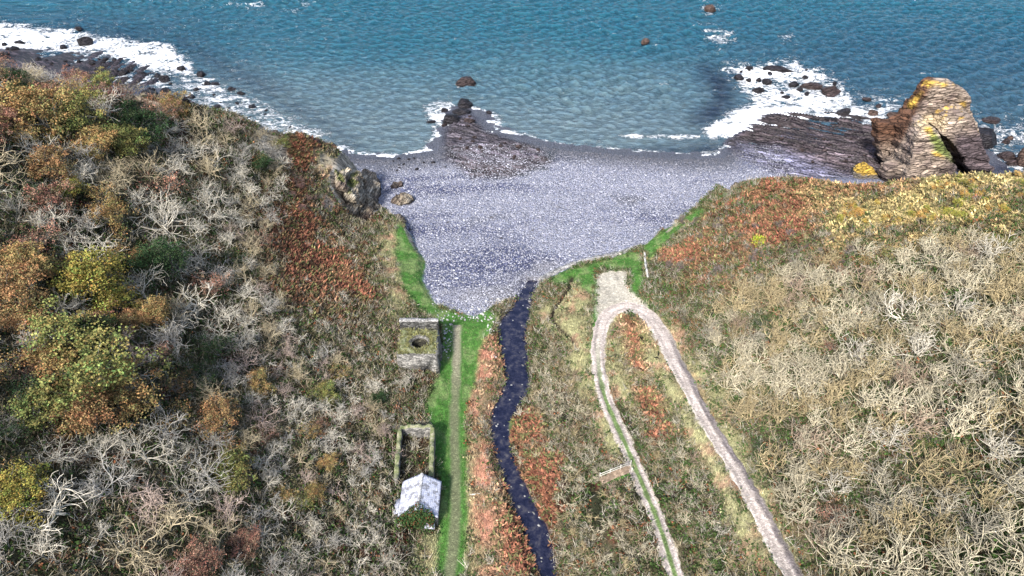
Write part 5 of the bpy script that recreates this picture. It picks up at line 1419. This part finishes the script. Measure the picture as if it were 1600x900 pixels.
def where(u, v, rank=0):
    d = np.hypot((LMA[:, 0] - u), (LMA[:, 1] - v)); i = int(np.argsort(d)[rank]); dx, dy = u - LMA[i, 0], v - LMA[i, 1]
    if d[i] < 16: side = 'right at'
    elif abs(dx) > 1.6 * abs(dy): side = 'left of' if dx < 0 else 'right of'
    elif abs(dy) > 1.6 * abs(dx): side = 'above' if dy < 0 else 'below'
    else: side = ('upper' if dy < 0 else 'lower') + (' left of' if dx < 0 else ' right of')
    return ('well ' if d[i] > 75 and not side.startswith(('right at', 'upper', 'lower')) else '') + side + ' ' + LM[i][2]
USED = set()
def uniq(pre, u, v):
    for rk in (0, 1, 2, 3, 4, 5):
        t = f'{pre} {where(u, v, rk)}'
        if t not in USED and len(t.split()) <= 16: break
    else: t = f'{pre} {where(u, v, 0)}'
    USED.add(t); return t
acc.sort(key=lambda a: -a[4] * {'bare': 8.6, 'wind': 6, 'leafy': 7.6, 'thin': 6.4, 'scrub': 4.6}[a[0]] / (a[2] * cp - (a[3] - CAMH) * sp_))
rest = []
for kd, x, y, z, s, u, v in acc:
    pr, h0, cw = KIND[kd]; k = int(rng.integers(len(pr)))
    uu, vv_ = proj(x, y, z + h0 * s * .6); uu, vv_ = float(uu), float(vv_)
    rz_ = rng.uniform(0, 6.28) if kd != 'wind' else rng.uniform(-.7, .7)
    wpx = cw * s * FPX / (y * cp - (z - CAMH) * sp_)
    sz_ = 'tiny' if wpx < 26 else 'small' if wpx < 42 else 'medium' if wpx < 62 else 'broad'
    inframe = (-30 < u < 1630) and (v < 930)
    if kd in ('leafy', 'thin'):
        cc, cn = [(OAK_T, 'tan'), (OAK_GY * .9, 'olive'), (OAK_O * .85, 'ochre'), (OAK_P * .9, 'pinkish brown'), (OAK_K, 'dark green')][int(rng.choice(5, p=[.36, .22, .07, .25, .10]))]
        lab = uniq(f'{sz_} {cn} {"leafy" if kd == "leafy" else "half bare"} tree', uu, vv_)
        tree('leafy_tree', pr[k], (x, y, z - .1), rz_, s, cc * rng.uniform(.8, 1.15), lab, 'tree', lab.replace(' tree ', ' trees '), GREY_B * .8); cnt['leafy'] += 1; continue
    cc, cn = [(PALE_B, 'silver'), (GREY_B, 'grey'), (PINK_B, 'pinkish'), (TAN_B, 'tan')][int(rng.choice(4, p=[.40, .22, .16, .22] if x < 0 else [.50, .06, .06, .38]))]
    key = 'shrub' if kd == 'scrub' else 'bare'
    if cnt[key] < (298 if key == 'bare' else 130) and inframe:
        lab = uniq(f'{sz_} {cn} {"leafless bush" if key == "shrub" else "bare tree"}', uu, vv_)
        tree('shrub' if key == 'shrub' else 'bare_tree', pr[k], (x, y, z - .1), rz_, s, cc * (1 if x < 0 else np.array([.88, .85, .74])) * rng.uniform(.8, 1.12), lab, 'shrub' if key == 'shrub' else 'tree', lab.replace(' tree ', ' trees ').replace(' bush ', ' bushes '))
        cnt[key] += 1
    else: rest.append((kd, k, x, y, z, s, rz_, cc * (1 if x < 0 else np.array([.78, .75, .64])) * rng.uniform(.75, 1.1)))
print(cnt, 'rest', len(rest))
# gold and green bushes on the right headland
n_g = 0
def where2(u, v):
    f = ['at its left end', 'left of its middle', 'at its middle', 'right of its middle', 'near the right edge'][int(min(4, (u - 1215) // 77))]
    return f + (', top row' if v < 290 else ', middle row' if v < 320 else ', bottom row')
def bush(u, v, s, col, label, group=None):
    g = G(u, v)
    return tree('shrub', BUSH[int(rng.integers(3))], g - [0, 0, .05], rng.uniform(0, 6), s, col, label, 'shrub', group, GREY_B * .6)
bush(1183, 383, 1.5, L3(190, 200, 50) * .7, 'bright yellow green gorse bush alone on the upper right slope')
for k in range(110):
    u = rng.uniform(1215, 1600); v = rng.uniform(272, 350)
    if soft(np.array([u]), np.array([v]), ZN['gold'][0], 8)[0] < .5 and soft(np.array([u]), np.array([v]), ZN['gold'][1], 8)[0] < .5: continue
    bush(u, v, rng.uniform(.5, 1.0), [L3(206, 180, 92), L3(178, 178, 80), L3(214, 172, 96)][k % 3] * .62 * rng.uniform(.85, 1.1), *(lambda t: (t, t.replace(' bush ', ' bushes ')))(uniq(['straw gold', 'greenish gold', 'orange gold'][k % 3] + [' tiny', ' small', ' plump'][k % 7 % 3] + ' bush', u, v)))
for k in range(46):
    u = rng.uniform(1040, 1330); v = 352 + (u - 1040) * .05 + rng.uniform(-20, 90)
    bush(u, v, rng.uniform(.6, 1.1), [L3(142, 130, 126), L3(124, 112, 104), L3(150, 140, 128)][k % 3] * .6, *(lambda t: (t, t.replace(' bush ', ' bushes ')))(uniq(f'{["greyish", "dull brown", "pale grey"][k % 3]} rounded bush', u, v)))
for k in range(14):
    u = rng.uniform(455, 505); v = rng.uniform(275, 330)
    bush(u, v, rng.uniform(.6, 1.0), L3(140, 112, 104) * .6, *(lambda t: (t, t.replace(' bush ', ' bushes ')))(uniq(['dusky brown bush', 'dull pinkish bush', 'small brown bush'][k % 3] + ' on the left headland', u, v)))

# the remaining thicket as one mass
def merge(lst, name, label, cat):
    Vs, Fs, Cs, n = [], [], [], 0
    for kd, k, x, y, z, s, rz_, cc in lst:
        ca, sa = math.cos(rz_), math.sin(rz_); Rm = np.array([[ca, sa, 0], [-sa, ca, 0], [0, 0, 1]])
        for part in KIND[kd][0][k][:2]:
            Vs.append((part[0] * s) @ Rm + [x, y, z - .1]); Fs.append(part[1] + n); n += len(part[0]); Cs.append(part[2] * cc)
    t = m_leaf('thicket_bark', use_obj=False)
    setp(link(name, mesh_np(name, np.vstack(Vs), np.vstack(Fs), t, np.vstack(Cs), False)), label, cat, None, 'stuff')
if rest: merge(rest, 'thicket', 'dense tangle of leafless scrub between the single trees on both hillsides', 'thicket')

# ------------------------------------------------------------ ground cover
def clump_protos(kind, seed, nv=6):
    r = np.random.default_rng(seed); out = []
    for _ in range(nv):
        Q = []
        if kind == 'grass': K = 9
        elif kind == 'bracken': K = 10
        elif kind == 'twigs': K = 11
        else: K = 12
        for k in range(K):
            a = r.uniform(0, 6.28); b = np.array([r.normal() * .22, r.normal() * .22, 0])
            if kind == 'grass':
                d = np.array([math.cos(a) * .45, math.sin(a) * .45, r.uniform(.5, 1)]) * r.uniform(.5, 1.1); w = np.array([-math.sin(a), math.cos(a), 0]) * .06
                Q.append([b - w, b + w, b + d + w * .3, b + d - w * .3])
            elif kind == 'bracken':
                d = np.array([math.cos(a), math.sin(a), r.uniform(.1, .9)]) * r.uniform(.4, .9); w = np.array([-math.sin(a), math.cos(a), r.uniform(-.4, .4)]) * .16
                o = np.array([0, 0, r.uniform(0, .5)]); Q.append([b + o, b + o + d * .45 - w, b + o + d, b + o + d * .45 + w])
            elif kind == 'twigs':
                d = np.array([math.cos(a) * r.uniform(.3, 1), math.sin(a) * r.uniform(.3, 1), r.uniform(.2, 1.1)]); w = np.cross(d, r.normal(size=3)); w = w / np.linalg.norm(w) * .022
                o = b + np.array([0, 0, r.uniform(-.1, .4)]); Q.append([o - w, o + w, o + d + w * .5, o + d - w * .5])
            else:
                o = np.array([r.normal() * .35, r.normal() * .35, r.uniform(0, .7)]); q = quads_at(o[None], r.uniform(.12, .24), r); Q.append(list(q))
        out.append(np.array(Q))
    return np.array(out)                                       # nv,K,4,3
M_UNDER = m_leaf('undergrowth', use_obj=False, var=.35)
def cover(name, kind, x, y, size, colr, label, cat, seed, kcol=None):
    pr = clump_protos(kind, seed); n = len(x); r = np.random.default_rng(seed)
    idx = r.integers(0, len(pr), n); a = r.uniform(0, 6.28, n); Q = pr[idx] * np.asarray(size)[:, None, None, None]
    ca, sa = np.cos(a)[:, None, None], np.sin(a)[:, None, None]
    X = Q[..., 0] * ca - Q[..., 1] * sa; Y = Q[..., 0] * sa + Q[..., 1] * ca
    z = H(x, y) - .03
    V = np.stack([X + x[:, None, None], Y + y[:, None, None], Q[..., 2] + z[:, None, None]], -1)
    K = pr.shape[1]
    c = np.repeat(np.repeat(colr[:, None, :], K, 1) * r.uniform(.6, 1.4, (n, K, 1)), 4, 1).reshape(-1, 3)
    setp(link(name, mesh_np(name, V.reshape(-1, 3), np.arange(n * K * 4).reshape(-1, 4), M_UNDER, c)), label, cat, None, 'stuff')
r3 = np.random.default_rng(77); NC = 420000
x = r3.uniform(-115, 115, NC); y = r3.uniform(26, 152, NC); z = H(x, y); u, v = proj(x, y, z)
ok = (u > -40) & (u < 1640) & (v > 60) & (v < 930) & (sdist(x, y, LAND) > .6)
x, y, z, u, v = [q[ok] for q in (x, y, z, u, v)]
td, tv = pdist(x, y, track_line[::3, :2], track_line[::3, 3:4]); td = td - tv[:, 0]
ok = (td > .1 + .8 * r3.random(len(x)) ** 3) & (pdist(x, y, foot_line[::4, :2]) > .9 + .3 * r3.random(len(x))) & (-sdist(x, y, RIVPOLY[::2]) > .15 + 1.6 * np.maximum(fbm(x * .35, y * .35, seed=611), 0) - .35 * r3.random(len(x))) & (np.minimum(pdist(x, y, link_line[::3, :2]), pdist(x, y, link2_line[::3, :2])) > .7) & (sdist(x, y, FAN) < .2) & (pdist(x, y, ditch[::3]) > .5)
for bx in ((-20.7, -13.5, 85.4, 93.6), (-16.5, -10.6, 54, 60.4)):
    ok &= ~((x > bx[0]) & (x < bx[1]) & (y > bx[2]) & (y < bx[3]))
j_ = np.clip(np.searchsorted(gx, x) - 1, 0, len(gx) - 1); i_ = np.clip(np.searchsorted(gy, y) - 1, 0, len(gy) - 1)
ok &= rockm[i_, j_, 0] < .4
x, y, z, u, v, i_, j_ = [q[ok] for q in (x, y, z, u, v, i_, j_)]
vc, zz = veg_color(u, v, x, y)
wg, wr, wo, wp_ = zz['green'], zz['rust'], zz['gold'], zz['pale']
rnd = r3.random(len(x)); rn2 = r3.random(len(x))
isg = (np.maximum(np.maximum(wg, wp_), wo * .6) > rnd)
isr = ~isg & (np.maximum(wr, wo * .8) > r3.random(len(x)))
isb = ~isg & ~isr
isb &= ~((x > -18.2) & (x < -12.4) & (y > 60.5) & (y < 70.8) & (r3.random(len(x)) < .7))
print('cover', isg.sum(), isr.sum(), isb.sum())
k = isg & (rn2 < .75); jit = lambda n, a: 1 + r3.normal(0, a, (n, 1))
short = wg[k] > .5
cg = vc[k] * jit(k.sum(), .25) * (1.15); pq = r3.random(k.sum()) < .16; cg[pq] = C_PALE * .9; cover('rough_grass', 'grass', x[k], y[k], np.where(short, r3.uniform(.16, .3, k.sum()), r3.uniform(.3, .75, k.sum())), cg, 'rough pale and green grass on the banks and around the paths', 'grass', 501)
k = isr & (rn2 < .7); cover('bracken', 'bracken', x[k], y[k], r3.uniform(.5, .95, k.sum()), np.where(r3.random((k.sum(), 1)) < .28, (L3(120, 118, 76) * .62)[None], vc[k]) * jit(k.sum(), .4) * 1.05, 'rust brown and golden bracken on the headlands and stream banks', 'bracken', 502)
k = isb & (rn2 < .42)
cb = vc[k] * .85 * jit(k.sum(), .35); gsel = r3.random(k.sum()) < np.where(x[k] > 20, .62, .38); cb[gsel] = L3(76, 102, 50) * .6; rs = r3.random(k.sum()) < .04; cb[rs] = L3(160, 104, 72) * .6
cover('undergrowth', 'leaf', x[k], y[k], r3.uniform(.5, 1.1, k.sum()), cb, 'brown and green undergrowth of bramble and ivy below the trees', 'undergrowth', 503)
k = isb & (rn2 > .84)
ct = np.where(r3.random((k.sum(), 1)) < .5, PALE_B[None] * .85, TAN_B[None] * .9) * jit(k.sum(), .25) * np.where(x[k] > 20, .75, .9)[:, None]
cover('dead_stalks', 'twigs', x[k], y[k], r3.uniform(.5, 1.3, k.sum()), ct * .8, 'pale dead stalks and twigs filling the scrub on both slopes', 'twigs', 504)

# ------------------------------------------------------------ loose stones on the beach
NS = 80000
x = r3.uniform(-60, 80, NS); y = r3.uniform(100, 186, NS)
ok = (sdist(x, y, LAND) < .4) & (sdist(x, y, WATERLINE) > .5)
pu, pv_ = proj(x, y, H(x, y)); ok &= (-sdist(x, y, RIVPOLY[::2]) > -.6)
x, y, pu, pv_ = x[ok], y[ok], pu[ok], pv_[ok]
extra = [(G(u, v)) for u, v in zip(r3.uniform(675, 865, 1500), r3.uniform(455, 560, 1500))]
e = np.array(extra)[:, :2]; eu, ev = proj(e[:, 0], e[:, 1], H(e[:, 0], e[:, 1]))
pz = [(675,470),(740,480),(790,465),(850,430),(868,436),(830,500),(825,560),(812,560),(812,500),(795,505),(778,520),(770,570),(760,500),(700,500),(712,520),(700,590),(690,560),(696,515)]
e = e[(sdist(eu, ev, pz) > -2) & (-sdist(e[:, 0], e[:, 1], RIVPOLY[::2]) > -.3) & (pdist(e[:, 0], e[:, 1], foot_line[::3, :2]) > 1)]
ne = len(e); x = np.concatenate([x, e[:, 0]]); y = np.concatenate([y, e[:, 1]])
# stones along both stream edges
for ln in (rl, rr):
    q = ln[r3.integers(0, len(ln), 110)] + r3.normal(0, .9, (110, 2)); x = np.concatenate([x, q[:, 0]]); y = np.concatenate([y, q[:, 1]]); ne += 110
V0, F0 = ICO[1]; n = len(x)
s = .10 + .12 * r3.random(n) ** 3 + .16 * (r3.random(n) < .02); s[-ne:] = .07 + .2 * r3.random(ne) ** 2.5
Vp = V0[None] * (1 + .25 * r3.normal(size=(n, len(V0), 1)))
Vp = Vp * (s[:, None] * np.stack([r3.uniform(.8, 1.5, n), r3.uniform(.7, 1.2, n), r3.uniform(.4, .8, n)], 1).T[:, :, None].transpose(1, 0, 2).reshape(n, 3))[:, None, :] if False else Vp * (s[:, None] * np.column_stack([r3.uniform(.8, 1.5, n), r3.uniform(.7, 1.2, n), r3.uniform(.4, .8, n)]))[:, None, :]
a = r3.uniform(0, 6.28, n); ca, sa = np.cos(a)[:, None], np.sin(a)[:, None]
Xp = Vp[..., 0] * ca - Vp[..., 1] * sa; Yp = Vp[..., 0] * sa + Vp[..., 1] * ca
zc = H(x, y); zc[-220:] = np.maximum(zc[-220:], riv_wl(y[-220:]) - .05)
Vp = np.stack([Xp + x[:, None], Yp + y[:, None], Vp[..., 2] + zc[:, None] + s[:, None] * .15], -1).reshape(-1, 3)
br_ = r3.choice([.20, .28, .36, .55], n, p=[.25, .38, .31, .06]) ; br_[-ne:] = r3.uniform(.15, .62, ne)
wv = np.clip(np.interp(sdist(x, y, WATERLINE), [1.5, 12], [.4, 1]), 0, 1); br_[-220:] *= .55; br_ = br_ * wv
cst = br_[:, None] * np.array([[.93, .95, 1.10]]); cst[-ne:] = br_[-ne:, None] * np.array([[1.0, .99, .97]])
t_ = NT('loose_stones'); M_ST = t_.done(t_.attr().outputs[0], .8)
Fp = (F0[None] + (np.arange(n) * len(V0))[:, None, None]).reshape(-1, 3)
setp(link('pebbles', mesh_np('pebbles', Vp, Fp, M_ST, np.repeat(cst, len(V0), 0))), 'grey blue and white cobbles strewn over the beach and stream edges', 'pebbles', None, 'stuff')
